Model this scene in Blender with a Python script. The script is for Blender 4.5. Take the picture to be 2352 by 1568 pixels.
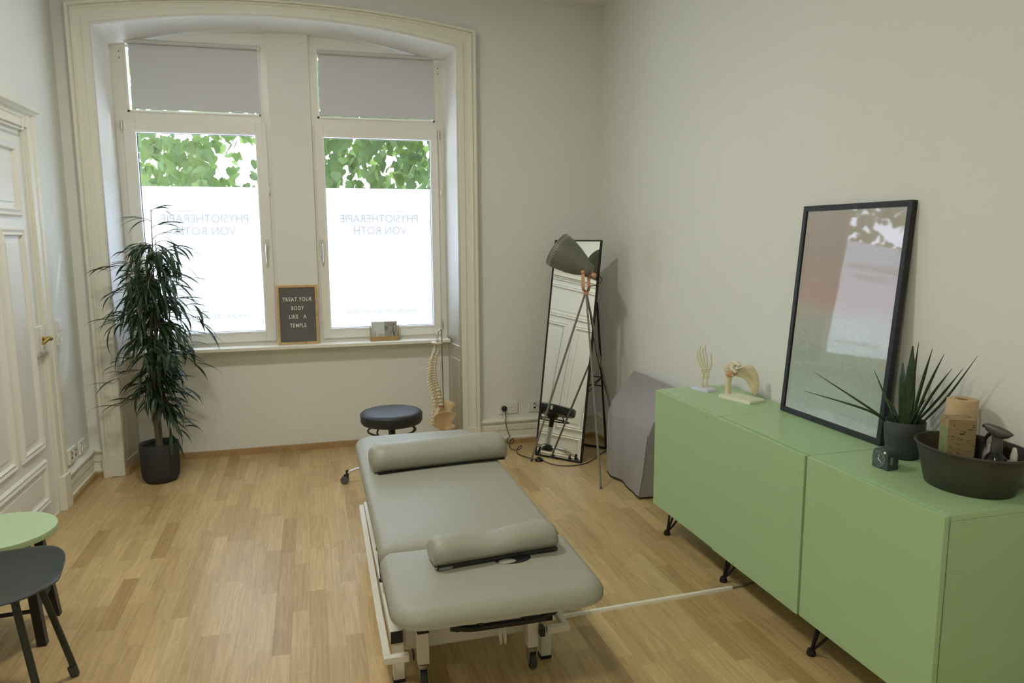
import bpy, bmesh, math, random
from mathutils import Vector, Matrix, Euler
from math import pi, sin, cos, radians as rad

for o in list(bpy.data.objects):
    bpy.data.objects.remove(o)
SC = bpy.context.scene
COL = SC.collection

# ------------------------------------------------------------------ camera
def make_camera():
    yaw, pitch, roll = 0.266, 0.1431, -0.0057
    fw = Vector((sin(yaw)*cos(pitch), cos(yaw)*cos(pitch), -sin(pitch)))
    r = Vector((cos(yaw), -sin(yaw), 0)); u = r.cross(fw)
    r2 = r*cos(roll) + u*sin(roll); u2 = -r*sin(roll) + u*cos(roll)
    m = Matrix(((r2.x, u2.x, -fw.x, 0), (r2.y, u2.y, -fw.y, 0), (r2.z, u2.z, -fw.z, 1.56), (0, 0, 0, 1)))
    cd = bpy.data.cameras.new('camera'); cd.sensor_width = 36; cd.lens = 1680.6/2352*36
    cd.clip_start = 0.02
    co = bpy.data.objects.new('camera', cd); COL.objects.link(co); co.matrix_world = m
    SC.camera = co
make_camera()

# ------------------------------------------------------------------ world, sun, exposure
W = bpy.data.worlds.new('world'); SC.world = W; W.use_nodes = True
bg = W.node_tree.nodes['Background']
bg.inputs[0].default_value = (0.74, 0.81, 1.0, 1); bg.inputs[1].default_value = 3.6
sd = bpy.data.lights.new('sun', 'SUN'); sd.energy = 3.2; sd.angle = rad(1.5); sd.color = (1.0, 0.95, 0.86)
so = bpy.data.objects.new('sun', sd); COL.objects.link(so)
so.rotation_euler = Vector((-1.2, -1.0, -1.88)).to_track_quat('-Z', 'Y').to_euler()
SC.view_settings.view_transform = 'Standard'
SC.view_settings.look = 'None'
SC.view_settings.gamma = 1
SC.view_settings.use_curve_mapping = False
SC.view_settings.exposure = 1.46

# ------------------------------------------------------------------ materials
MATS = {}
def mat(name, color, rough=0.5, metal=0.0, bump=0.0, bscale=200, var=0.0, vscale=6, coat=0.0, spec=None):
    if name in MATS: return MATS[name]
    m = bpy.data.materials.new(name); m.use_nodes = True
    nt = m.node_tree; b = nt.nodes['Principled BSDF']
    b.inputs['Base Color'].default_value = (*color, 1)
    b.inputs['Roughness'].default_value = rough
    b.inputs['Metallic'].default_value = metal
    if coat: b.inputs['Coat Weight'].default_value = coat; b.inputs['Coat Roughness'].default_value = 0.08
    if spec is not None: b.inputs['Specular IOR Level'].default_value = spec
    tc = nt.nodes.new('ShaderNodeTexCoord')
    n = nt.nodes.new('ShaderNodeTexNoise'); n.inputs['Scale'].default_value = vscale
    nt.links.new(tc.outputs['Object'], n.inputs['Vector'])
    if var:
        mx = nt.nodes.new('ShaderNodeMix'); mx.data_type = 'RGBA'
        mx.inputs[6].default_value = (*[c*(1-var) for c in color], 1)
        mx.inputs[7].default_value = (*[min(1, c*(1+var)) for c in color], 1)
        nt.links.new(n.outputs['Fac'], mx.inputs[0]); nt.links.new(mx.outputs[2], b.inputs['Base Color'])
    if bump:
        n2 = nt.nodes.new('ShaderNodeTexNoise'); n2.inputs['Scale'].default_value = bscale; n2.inputs['Detail'].default_value = 3
        nt.links.new(tc.outputs['Object'], n2.inputs['Vector'])
        bp = nt.nodes.new('ShaderNodeBump'); bp.inputs['Strength'].default_value = bump; bp.inputs['Distance'].default_value = 0.002
        nt.links.new(n2.outputs['Fac'], bp.inputs['Height']); nt.links.new(bp.outputs[0], b.inputs['Normal'])
    MATS[name] = m
    return m

WALL = mat('wall_paint', (0.79, 0.795, 0.735), 0.75, bump=0.25, bscale=60, var=0.015, vscale=1.5)
CEIL = mat('ceiling_paint', (0.82, 0.81, 0.76), 0.8)
TRIM = mat('trim_gloss_paint', (0.80, 0.78, 0.66), 0.42, bump=0.08, bscale=40)
WINP = mat('window_paint', (0.82, 0.80, 0.72), 0.38)
SILLM = mat('sill_paint', (0.84, 0.82, 0.72), 0.4)
DOORP = mat('door_paint', (0.80, 0.785, 0.72), 0.38, bump=0.1, bscale=30)
STRIP = mat('oak_strip', (0.42, 0.27, 0.12), 0.45, var=0.25, vscale=12)
GREEN = mat('sage_lacquer', (0.385, 0.565, 0.295), 0.36, bump=0.05, bscale=500)
GREEN2 = mat('sage_lacquer_stool', (0.44, 0.60, 0.36), 0.4)
VINYL = mat('grey_vinyl', (0.335, 0.335, 0.27), 0.42, bump=0.25, bscale=700, var=0.03, vscale=5)
VINYL2 = mat('wedge_vinyl', (0.315, 0.30, 0.28), 0.48, bump=0.12, bscale=18, var=0.08, vscale=5)
BLKV = mat('black_leather', (0.02, 0.022, 0.026), 0.42, bump=0.25, bscale=600)
BLACK = mat('black_plastic', (0.012, 0.012, 0.012), 0.42)
BLKMET = mat('black_metal', (0.012, 0.012, 0.012), 0.45, metal=0.3)
FRAMEB = mat('frame_black', (0.012, 0.012, 0.016), 0.5)
CREAMM = mat('cream_metal', (0.70, 0.67, 0.58), 0.4)
CHROME = mat('chrome', (0.75, 0.75, 0.75), 0.15, metal=1.0)
STEEL = mat('steel', (0.45, 0.44, 0.40), 0.35, metal=0.9)
HANDM = mat('handle_aluminium', (0.62, 0.60, 0.52), 0.35, metal=0.7)
BRASS = mat('brass', (0.55, 0.38, 0.12), 0.25, metal=1.0)
COPPER = mat('copper', (0.60, 0.33, 0.20), 0.42, metal=0.55)
LAMPG = mat('lamp_grey', (0.15, 0.155, 0.125), 0.45)
LAMPL = mat('lamp_leg_grey', (0.20, 0.195, 0.165), 0.45)
WHITEP = mat('white_plastic', (0.80, 0.79, 0.72), 0.35)
DUCT = mat('duct_white', (0.82, 0.80, 0.70), 0.4)
BONE = mat('bone', (0.74, 0.63, 0.42), 0.5, var=0.12, vscale=40)
BONE2 = mat('bone_pale', (0.74, 0.69, 0.50), 0.45, var=0.1, vscale=60)
BONEP = mat('bone_pink', (0.72, 0.62, 0.50), 0.5, var=0.12, vscale=60)
LIGAM = mat('ligament', (0.66, 0.36, 0.20), 0.4, var=0.2, vscale=60)
REDD = mat('red_disc', (0.55, 0.10, 0.06), 0.4)
STANDW = mat('stand_white', (0.62, 0.64, 0.76), 0.3)
STANDC = mat('stand_cream', (0.72, 0.74, 0.56), 0.4)
FELT = mat('grey_felt', (0.135, 0.135, 0.118), 0.9)
PINE = mat('pine', (0.56, 0.38, 0.17), 0.5, var=0.25, vscale=20)
LETTER = mat('letter_white', (0.85, 0.85, 0.80), 0.4)
BLIND = mat('blind_fabric', (0.66, 0.66, 0.68), 0.8)
CHAIRP = mat('chair_shell', (0.018, 0.027, 0.027), 0.40, bump=0.1, bscale=300)
CHAIRL = mat('chair_leg', (0.022, 0.026, 0.020), 0.45)
POTD = mat('pot_dark', (0.030, 0.033, 0.034), 0.6)
POTG = mat('pot_slate', (0.045, 0.055, 0.055), 0.6)
SOIL = mat('soil', (0.02, 0.015, 0.01), 0.95)
BARK = mat('bark', (0.17, 0.14, 0.09), 0.8)
TUBM = mat('zinc_dark', (0.060, 0.058, 0.045), 0.5, metal=0.35, var=0.3, vscale=14)
PAPERB = mat('brown_paper', (0.56, 0.42, 0.24), 0.85, bump=0.5, bscale=150)
CARDCORE = mat('cardboard_core', (0.20, 0.13, 0.06), 0.9)
GLOSSB = mat('gloss_black', (0.006, 0.006, 0.006), 0.08)
TRIGG = mat('trigger_grey', (0.07, 0.07, 0.055), 0.4)
CLOCKM = mat('clock_body', (0.05, 0.075, 0.075), 0.45)
CLOCKF = mat('clock_face', (0.09, 0.12, 0.12), 0.25)
TEAK = mat('holder_wood', (0.42, 0.28, 0.11), 0.5, var=0.15, vscale=30)
CARDW = mat('card_white', (0.60, 0.63, 0.60), 0.5)
CARDP = mat('card_photo', (0.33, 0.31, 0.28), 0.4, var=0.35, vscale=30)
INK = mat('ink', (0.05, 0.05, 0.045), 0.6)
INKG = mat('ink_grey', (0.25, 0.28, 0.26), 0.6)
HOLESHADE = mat('recess_shade', (0.01, 0.01, 0.01), 0.9)  # shade inside holes, put into the colour
BUTTON = mat('button_white', (0.75, 0.76, 0.68), 0.4)
CABLEB = mat('cable_black', (0.012, 0.011, 0.010), 0.5)

def floor_mat():
    m = bpy.data.materials.new('oak_parquet'); m.use_nodes = True
    nt = m.node_tree; N = nt.nodes; L = nt.links; b = N['Principled BSDF']
    tc = N.new('ShaderNodeTexCoord'); sp = N.new('ShaderNodeSeparateXYZ'); L.new(tc.outputs['Object'], sp.inputs[0])
    def M(op, a, bb=None):
        n = N.new('ShaderNodeMath'); n.operation = op
        for i, v in enumerate((a, bb)):
            if v is None: continue
            if isinstance(v, (int, float)): n.inputs[i].default_value = v
            else: L.new(v, n.inputs[i])
        return n.outputs[0]
    xs = M('DIVIDE', sp.outputs['X'], 0.069); row = M('FLOOR', xs); fx = M('SUBTRACT', xs, row)
    wn = N.new('ShaderNodeTexWhiteNoise'); wn.noise_dimensions = '1D'; L.new(row, wn.inputs['W'])
    ys = M('ADD', M('DIVIDE', sp.outputs['Y'], 0.47), M('MULTIPLY', wn.outputs['Value'], 7.3))
    col = M('FLOOR', ys); fy = M('SUBTRACT', ys, col)
    cv = N.new('ShaderNodeCombineXYZ'); L.new(row, cv.inputs[0]); L.new(col, cv.inputs[1])
    w2 = N.new('ShaderNodeTexWhiteNoise'); w2.noise_dimensions = '3D'; L.new(cv.outputs[0], w2.inputs['Vector'])
    cr = N.new('ShaderNodeValToRGB'); e = cr.color_ramp.elements
    e[0].position = 0; e[0].color = (0.41, 0.272, 0.112, 1); e[1].position = 1; e[1].color = (0.60, 0.44, 0.215, 1)
    k = cr.color_ramp.elements.new(0.12); k.color = (0.475, 0.328, 0.145, 1)
    k = cr.color_ramp.elements.new(0.55); k.color = (0.535, 0.38, 0.175, 1)
    L.new(w2.outputs['Value'], cr.inputs[0])
    # grain
    mp = N.new('ShaderNodeCombineXYZ')
    L.new(M('ADD', M('MULTIPLY', sp.outputs['X'], 60), M('MULTIPLY', w2.outputs['Value'], 50)), mp.inputs[0])
    L.new(M('ADD', M('MULTIPLY', sp.outputs['Y'], 3.5), M('MULTIPLY', w2.outputs['Value'], 31)), mp.inputs[1])
    gn = N.new('ShaderNodeTexNoise'); gn.inputs['Scale'].default_value = 1.0; gn.inputs['Detail'].default_value = 5; gn.inputs['Distortion'].default_value = 1.2
    L.new(mp.outputs[0], gn.inputs['Vector'])
    gr = N.new('ShaderNodeMapRange'); gr.inputs[1].default_value = 0.3; gr.inputs[2].default_value = 0.7; gr.inputs[3].default_value = 0.80; gr.inputs[4].default_value = 1.12
    L.new(gn.outputs['Fac'], gr.inputs[0])
    # gaps
    gx = M('MINIMUM', fx, M('SUBTRACT', 1.0, fx)); gy = M('MULTIPLY', M('MINIMUM', fy, M('SUBTRACT', 1.0, fy)), 6.8)
    g = M('MINIMUM', gx, gy)
    ga = N.new('ShaderNodeMapRange'); ga.inputs[1].default_value = 0.0; ga.inputs[2].default_value = 0.022; ga.inputs[3].default_value = 0.72; ga.inputs[4].default_value = 1.0
    L.new(g, ga.inputs[0])
    fac = M('MULTIPLY', gr.outputs[0], ga.outputs[0])
    vm = N.new('ShaderNodeVectorMath'); vm.operation = 'SCALE'; L.new(cr.outputs[0], vm.inputs[0]); L.new(fac, vm.inputs[3])
    L.new(vm.outputs[0], b.inputs['Base Color'])
    b.inputs['Roughness'].default_value = 0.36
    b.inputs['Specular IOR Level'].default_value = 0.45
    bp = N.new('ShaderNodeBump'); bp.inputs['Strength'].default_value = 0.15; bp.inputs['Distance'].default_value = 0.001
    L.new(fac, bp.inputs['Height']); L.new(bp.outputs[0], b.inputs['Normal'])
    return m
FLOORM = floor_mat()

def simple_shader(name, build):
    m = bpy.data.materials.new(name); m.use_nodes = True
    nt = m.node_tree; nt.nodes.clear(); out = nt.nodes.new('ShaderNodeOutputMaterial')
    nt.links.new(build(nt), out.inputs['Surface']); return m
def _glass(nt):
    t = nt.nodes.new('ShaderNodeBsdfTransparent'); t.inputs[0].default_value = (0.96, 0.98, 0.97, 1)
    g = nt.nodes.new('ShaderNodeBsdfGlossy'); g.inputs['Roughness'].default_value = 0.02
    x = nt.nodes.new('ShaderNodeMixShader'); x.inputs[0].default_value = 0.06
    nt.links.new(t.outputs[0], x.inputs[1]); nt.links.new(g.outputs[0], x.inputs[2]); return x.outputs[0]
GLASS = simple_shader('window_glass', _glass)
def _translucent(c, k=1.0, d=(0.5, 0.5, 0.5)):
    def f(nt):
        t = nt.nodes.new('ShaderNodeBsdfTranslucent'); t.inputs[0].default_value = (*c, 1)
        g = nt.nodes.new('ShaderNodeBsdfDiffuse'); g.inputs[0].default_value = (*d, 1)
        x = nt.nodes.new('ShaderNodeMixShader'); x.inputs[0].default_value = k
        nt.links.new(g.outputs[0], x.inputs[1]); nt.links.new(t.outputs[0], x.inputs[2]); return x.outputs[0]
    return f
FILM = simple_shader('frosted_film', _translucent((0.88, 0.92, 1.0), 0.85, (0.7, 0.7, 0.7)))
FILMTXT = simple_shader('film_lettering', _translucent((0.245, 0.235, 0.22), 1.0, (0.2, 0.2, 0.2)))
FILMTX2 = simple_shader('film_lettering_faint', _translucent((0.215, 0.205, 0.19), 1.0, (0.2, 0.2, 0.2)))
def _pfront(nt):
    # clear front of the framed print: transparent with a real glossy reflection
    t = nt.nodes.new('ShaderNodeBsdfTransparent')
    g = nt.nodes.new('ShaderNodeBsdfGlossy'); g.inputs['Roughness'].default_value = 0.03
    lw = nt.nodes.new('ShaderNodeLayerWeight'); lw.inputs[0].default_value = 0.5
    pw = nt.nodes.new('ShaderNodeMath'); pw.operation = 'POWER'; pw.inputs[1].default_value = 4.2; nt.links.new(lw.outputs['Facing'], pw.inputs[0])
    fr = nt.nodes.new('ShaderNodeMath'); fr.operation = 'MULTIPLY_ADD'; fr.inputs[1].default_value = 0.92; fr.inputs[2].default_value = 0.075; nt.links.new(pw.outputs[0], fr.inputs[0])
    x = nt.nodes.new('ShaderNodeMixShader'); nt.links.new(fr.outputs[0], x.inputs[0])
    nt.links.new(t.outputs[0], x.inputs[1]); nt.links.new(g.outputs[0], x.inputs[2]); return x.outputs[0]
PGLASS = simple_shader('print_glazing', _pfront)
def _mirror(nt):
    g = nt.nodes.new('ShaderNodeBsdfGlossy'); g.inputs['Roughness'].default_value = 0.0
    g.inputs[0].default_value = (0.88, 0.90, 0.87, 1); return g.outputs[0]
MIRROR = simple_shader('mirror_glass', _mirror)

def leaf_mat(name, c1, c2, trans, tc_, scale, rough=0.4):
    m = bpy.data.materials.new(name); m.use_nodes = True
    nt = m.node_tree; N = nt.nodes; L = nt.links; b = N['Principled BSDF']; out = N['Material Output']
    tc = N.new('ShaderNodeTexCoord'); n = N.new('ShaderNodeTexNoise'); n.inputs['Scale'].default_value = scale
    L.new(tc.outputs['Object'], n.inputs['Vector'])
    cr = N.new('ShaderNodeValToRGB'); cr.color_ramp.elements[0].position = 0.35; cr.color_ramp.elements[1].position = 0.65
    cr.color_ramp.elements[0].color = (*c1, 1); cr.color_ramp.elements[1].color = (*c2, 1)
    L.new(n.outputs['Fac'], cr.inputs[0]); L.new(cr.outputs[0], b.inputs['Base Color']); b.inputs['Roughness'].default_value = rough
    t = N.new('ShaderNodeBsdfTranslucent'); t.inputs[0].default_value = (*tc_, 1)
    x = N.new('ShaderNodeMixShader'); x.inputs[0].default_value = trans
    L.new(b.outputs[0], x.inputs[1]); L.new(t.outputs[0], x.inputs[2]); L.new(x.outputs[0], out.inputs['Surface'])
    return m
LEAFIN = leaf_mat('dark_lance_leaf', (0.012, 0.030, 0.012), (0.025, 0.055, 0.020), 0.12, (0.05, 0.12, 0.03), 30)
LEAFSN = leaf_mat('sansevieria_leaf', (0.015, 0.035, 0.012), (0.030, 0.060, 0.020), 0.03, (0.05, 0.1, 0.03), 25)
LEAFOUT = leaf_mat('linden_leaf', (0.020, 0.045, 0.014), (0.070, 0.110, 0.038), 0.40, (0.17, 0.26, 0.06), 1.6, 0.6)

def print_mat():
    m = bpy.data.materials.new('seascape_print'); m.use_nodes = True
    nt = m.node_tree; N = nt.nodes; L = nt.links; b = N['Principled BSDF']
    tc = N.new('ShaderNodeTexCoord'); sp = N.new('ShaderNodeSeparateXYZ'); L.new(tc.outputs['Object'], sp.inputs[0])
    n = N.new('ShaderNodeTexNoise'); n.inputs['Scale'].default_value = 5; n.inputs['Detail'].default_value = 7; L.new(tc.outputs['Object'], n.inputs['Vector'])
    wv = N.new('ShaderNodeTexNoise'); wv.inputs['Scale'].default_value = 60; wv.inputs['Detail'].default_value = 3; wv.inputs['Distortion'].default_value = 2.5
    L.new(tc.outputs['Object'], wv.inputs['Vector'])
    a = N.new('ShaderNodeMath'); a.operation = 'MULTIPLY_ADD'; L.new(n.outputs['Fac'], a.inputs[0]); a.inputs[1].default_value = 0.16; L.new(sp.outputs['Z'], a.inputs[2])
    mr = N.new('ShaderNodeMapRange'); mr.inputs[1].default_value = 0.08; mr.inputs[2].default_value = 0.98; L.new(a.outputs[0], mr.inputs[0])
    cr = N.new('ShaderNodeValToRGB'); E = cr.color_ramp.elements
    E[0].position = 0.0; E[0].color = (0.66, 0.74, 0.74, 1); E[1].position = 1.0; E[1].color = (0.66, 0.58, 0.54, 1)
    for p, c in ((0.07, (0.50, 0.60, 0.56)), (0.24, (0.46, 0.55, 0.48)), (0.38, (0.54, 0.58, 0.50)), (0.49, (0.62, 0.62, 0.55)), (0.56, (0.70, 0.52, 0.45)), (0.78, (0.62, 0.53, 0.48))):
        k = E.new(p); k.color = (*c, 1)
    L.new(mr.outputs[0], cr.inputs[0])
    m2 = N.new('ShaderNodeMapRange'); m2.inputs[1].default_value = 0.35; m2.inputs[2].default_value = 0.65; m2.inputs[3].default_value = 0.86; m2.inputs[4].default_value = 1.02
    L.new(wv.outputs['Fac'], m2.inputs[0])
    top = N.new('ShaderNodeMapRange'); top.inputs[1].default_value = 0.38; top.inputs[2].default_value = 0.5; L.new(sp.outputs['Z'], top.inputs[0])
    mx = N.new('ShaderNodeMix'); mx.data_type = 'FLOAT'; L.new(top.outputs[0], mx.inputs[0]); L.new(m2.outputs[0], mx.inputs[2]); mx.inputs[3].default_value = 0.80
    vm = N.new('ShaderNodeVectorMath'); vm.operation = 'SCALE'; L.new(cr.outputs[0], vm.inputs[0]); L.new(mx.outputs[0], vm.inputs[3])
    L.new(vm.outputs[0], b.inputs['Base Color']); b.inputs['Roughness'].default_value = 0.7; b.inputs['Specular IOR Level'].default_value = 0.1
    return m
PRINT = print_mat()

def box_print_mat():
    m = bpy.data.materials.new('kraft_botanical_print'); m.use_nodes = True
    nt = m.node_tree; N = nt.nodes; L = nt.links; b = N['Principled BSDF']
    tc = N.new('ShaderNodeTexCoord')
    mp = N.new('ShaderNodeMapping'); mp.inputs['Rotation'].default_value = (0.4, 0.7, 0.5); mp.inputs['Scale'].default_value = (1, 1, 2.6)
    L.new(tc.outputs['Object'], mp.inputs[0])
    v = N.new('ShaderNodeTexNoise'); v.inputs['Scale'].default_value = 42; v.inputs['Detail'].default_value = 2; v.inputs['Distortion'].default_value = 1.5
    L.new(mp.outputs[0], v.inputs['Vector'])
    cr = N.new('ShaderNodeValToRGB'); E = cr.color_ramp.elements
    E[0].position = 0.34; E[0].color = (0.09, 0.055, 0.03, 1); E[1].position = 0.41; E[1].color = (0.34, 0.25, 0.125, 1)
    L.new(v.outputs['Fac'], cr.inputs[0]); L.new(cr.outputs[0], b.inputs['Base Color']); b.inputs['Roughness'].default_value = 0.8
    return m
BOXP = box_print_mat()
BOXG = mat('carton_green_side', (0.22, 0.27, 0.11), 0.7, var=0.35, vscale=45)

def felt_setup():
    nt = FELT.node_tree; b = nt.nodes['Principled BSDF']
    tc = nt.nodes.new('ShaderNodeTexCoord'); sp = nt.nodes.new('ShaderNodeSeparateXYZ'); nt.links.new(tc.outputs['Object'], sp.inputs[0])
    mm = nt.nodes.new('ShaderNodeMath'); mm.operation = 'MULTIPLY'; mm.inputs[1].default_value = 2*pi/0.0065; nt.links.new(sp.outputs['Z'], mm.inputs[0])
    s = nt.nodes.new('ShaderNodeMath'); s.operation = 'SINE'; nt.links.new(mm.outputs[0], s.inputs[0])
    mr = nt.nodes.new('ShaderNodeMapRange'); mr.inputs[1].default_value = -1; mr.inputs[3].default_value = 0.75; mr.inputs[4].default_value = 1.2; nt.links.new(s.outputs[0], mr.inputs[0])
    vm = nt.nodes.new('ShaderNodeVectorMath'); vm.operation = 'SCALE'; vm.inputs[0].default_value = (0.135, 0.135, 0.118); nt.links.new(mr.outputs[0], vm.inputs[3])
    nt.links.new(vm.outputs[0], b.inputs['Base Color'])
felt_setup()

# ------------------------------------------------------------------ mesh helpers
def bx(bm, x0, x1, y0, y1, z0, z1):
    v = [bm.verts.new(p) for p in ((x0,y0,z0),(x1,y0,z0),(x1,y1,z0),(x0,y1,z0),(x0,y0,z1),(x1,y0,z1),(x1,y1,z1),(x0,y1,z1))]
    for f in ((0,3,2,1),(4,5,6,7),(0,1,5,4),(1,2,6,5),(2,3,7,6),(3,0,4,7)): bm.faces.new([v[i] for i in f])
def obx(bm, c, ax, ay, az, dx, dy, dz):
    c = Vector(c); ax = Vector(ax).normalized()*dx/2; ay = Vector(ay).normalized()*dy/2; az = Vector(az).normalized()*dz/2
    v = [bm.verts.new(c + ax*i + ay*j + az*k) for k in (-1,1) for j, i in ((-1,-1),(-1,1),(1,1),(1,-1))]
    for f in ((0,3,2,1),(4,5,6,7),(0,1,5,4),(1,2,6,5),(2,3,7,6),(3,0,4,7)): bm.faces.new([v[i] for i in f])
def loft(bm, rings, closed=True, cap0=True, cap1=True):
    R = [[bm.verts.new(p) for p in r] for r in rings]
    n = len(R[0])
    for a, b in zip(R, R[1:]):
        for i in range(n if closed else n-1):
            j = (i+1) % n
            bm.faces.new((a[i], a[j], b[j], b[i]))
    if closed and cap0: bm.faces.new(list(reversed(R[0])))
    if closed and cap1: bm.faces.new(R[-1])
    return R
def frame_at(d):
    d = Vector(d).normalized(); up = Vector((0,0,1)) if abs(d.z) < 0.95 else Vector((1,0,0))
    a = d.cross(up).normalized(); return a, a.cross(d).normalized()
def tube(bm, pts, r, n=10, cap=True, closed=False):
    pts = [Vector(p) for p in pts]; m = len(pts)
    rr = r if isinstance(r, (list, tuple)) else [r]*m
    rings = []; pa = None
    for i, p in enumerate(pts):
        if closed: d = pts[(i+1) % m] - pts[i-1]
        else: d = pts[min(i+1, m-1)] - pts[max(i-1, 0)]
        d.normalize()
        if pa is None: a, b = frame_at(d)
        else:
            a = pa - d*pa.dot(d)
            a = a.normalized() if a.length > 1e-6 else frame_at(d)[0]
            b = a.cross(d).normalized()
        pa = a
        rings.append([p + (a*cos(2*pi*k/n) + b*sin(2*pi*k/n))*rr[i] for k in range(n)])
    if closed:
        rings.append(rings[0]); loft(bm, rings, True, False, False)
    else: loft(bm, rings, True, cap, cap)
def lathe(bm, prof, c=(0,0,0), axis=(0,0,1), n=32, sx=1, sy=1, cap=True):
    c = Vector(c); ax = Vector(axis).normalized()
    if abs(ax.z) > 0.999: a, b = Vector((1,0,0)), Vector((0,1,0))
    else: a, b = frame_at(ax)
    rings = [[c + ax*z + a*cos(2*pi*k/n)*r*sx + b*sin(2*pi*k/n)*r*sy for k in range(n)] for r, z in prof]
    loft(bm, rings, True, cap, cap)
def ball(bm, c, r, sc=(1,1,1), n=12):
    m = Matrix.Translation(Vector(c)) @ Matrix.Diagonal((*[s*r for s in sc], 1))
    bmesh.ops.create_uvsphere(bm, u_segments=n, v_segments=max(6, n*2//3), radius=1, matrix=m)
def prism(bm, pts, vec):
    v = Vector(vec); loft(bm, [[Vector(p) for p in pts], [Vector(p)+v for p in pts]])
def smoothpath(P, n=8):
    P = [Vector(p) for p in P]; out = []
    for i in range(len(P)-1):
        p0 = P[max(i-1,0)]; p1 = P[i]; p2 = P[i+1]; p3 = P[min(i+2, len(P)-1)]
        for k in range(n):
            t = k/n
            out.append(0.5*((2*p1) + (p2-p0)*t + (2*p0-5*p1+4*p2-p3)*t*t + (3*p1-p0-3*p2+p3)*t**3))
    out.append(P[-1]); return out
def rrect(cx, cy, w, d, r, z, n=6):
    out = []; hx, hy = w/2, d/2; R4 = r if isinstance(r, (list, tuple)) else [r]*4
    for (sx, sy, a0), r in zip(((1,1,0),(-1,1,90),(-1,-1,180),(1,-1,270)), R4):
        r = min(r, hx*0.999, hy*0.999)
        for k in range(n+1):
            a = rad(a0 + 90*k/n)
            out.append(Vector((cx + sx*(hx-r) + r*cos(a), cy + sy*(hy-r) + r*sin(a), z)))
    return out

ORG = {}
def tag(o, label, cat, group=None):
    o['label'] = label; o['category'] = cat
    if group: o['group'] = group
    return o
def thing(name, label, cat, loc=(0,0,0), group=None):
    o = bpy.data.objects.new(name, None); o.location = loc; o.empty_display_size = 0.05
    COL.objects.link(o); ORG[o.name] = Vector(loc)
    return tag(o, label, cat, group)
def fin(name, bm, m, parent=None, smooth=True, bevel=0, ang=35, seg=2, loc=None, recalc=True):
    """link a bmesh (given in world coordinates) as one mesh object"""
    if recalc: bmesh.ops.recalc_face_normals(bm, faces=bm.faces)
    org = ORG[parent.name] if parent else Vector(loc or (0,0,0))
    if org.length: bmesh.ops.translate(bm, verts=bm.verts, vec=-org)
    me = bpy.data.meshes.new(name); bm.to_mesh(me); bm.free()
    for mm in (m if isinstance(m, (list, tuple)) else [m]): me.materials.append(mm)
    if smooth:
        me.shade_smooth(); me.set_sharp_from_angle(angle=rad(ang))
    o = bpy.data.objects.new(name, me); COL.objects.link(o)
    ORG[o.name] = org
    if parent: o.parent = parent
    elif loc: o.location = loc
    if bevel:
        b = o.modifiers.new('bevel', 'BEVEL'); b.width = bevel; b.segments = seg; b.limit_method = 'ANGLE'; b.angle_limit = rad(40)
    return o
def struct(name, bm, m, **k):
    o = fin(name, bm, m, **k)
    if o.parent is None: o['kind'] = 'structure'
    return o
B = bmesh.new
def text_bm(s, size, xdir, ydir, origin, depth=0.001, align='CENTER', spacing=1.0, mirror=False, font_scale_x=1.0, bold=0.0):
    cu = bpy.data.curves.new('t', 'FONT'); cu.body = s; cu.size = size; cu.align_x = align; cu.align_y = 'CENTER'
    cu.extrude = depth; cu.space_character = spacing; cu.offset = bold
    o = bpy.data.objects.new('t', cu); COL.objects.link(o)
    dg = bpy.context.evaluated_depsgraph_get(); dg.update()
    me = bpy.data.meshes.new_from_object(o.evaluated_get(dg))
    bm = B(); bm.from_mesh(me)
    xd = Vector(xdir).normalized(); yd = Vector(ydir).normalized(); zd = xd.cross(yd); og = Vector(origin)
    for v in bm.verts:
        c = v.co.copy(); x = c.x*font_scale_x*(-1 if mirror else 1)
        v.co = og + xd*x + yd*c.y + zd*c.z
    bpy.data.objects.remove(o); bpy.data.curves.remove(cu); bpy.data.meshes.remove(me)
    return bm
def join(bm, other):
    me = bpy.data.meshes.new('tmp'); other.to_mesh(me); bm.from_mesh(me); bpy.data.meshes.remove(me); other.free()

# ================================================================== the room shell
XL, XR, YB, YF, ZC = -1.46, 2.13, 5.24, -2.2, 3.205
IL, IR, OL, OR = -1.248, 1.036, -1.372, 1.166     # window arch: inner and outer edge of the casing
YR = 5.49                                          # face of the recess wall
CY = 5.19                                          # face of the casing
RL, RR = -1.212, 0.987                             # recess width at its back
def arc(x0, x1, z0, rise, n=28):
    return [(x0 + (x1-x0)*k/n, z0 + rise*(1-(2*k/n-1)**2)) for k in range(n+1)]

bm = B(); bx(bm, XL-0.1, XR+0.1, YF-0.1, 5.7, -0.1, 0.0); struct('floor', bm, FLOORM, smooth=False)
bm = B(); bx(bm, XL-0.1, XR+0.1, YF-0.1, 5.6, ZC, ZC+0.1); struct('ceiling', bm, CEIL, smooth=False)
bm = B(); bx(bm, XR, XR+0.12, YF-0.1, YB+0.1, 0, ZC); struct('wall_right', bm, WALL, smooth=False)
bm = B(); bx(bm, XL-0.1, XR+0.1, YF-0.12, YF, 0, ZC); struct('wall_front', bm, WALL, smooth=False)
# left wall with the door opening y 3.72..4.60, z 0..2.16
DY0, DY1, DZ = 3.615, 4.595, 2.16
bm = B()
bx(bm, XL-0.12, XL, YF-0.1, DY0, 0, ZC); bx(bm, XL-0.12, XL, DY1, YB+0.4, 0, ZC); bx(bm, XL-0.12, XL, DY0, DY1, DZ, ZC)
bx(bm, XL-0.16, XL-0.13, DY0-0.1, DY1+0.1, 0, DZ+0.1)
struct('wall_left', bm, WALL, smooth=False)
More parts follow.
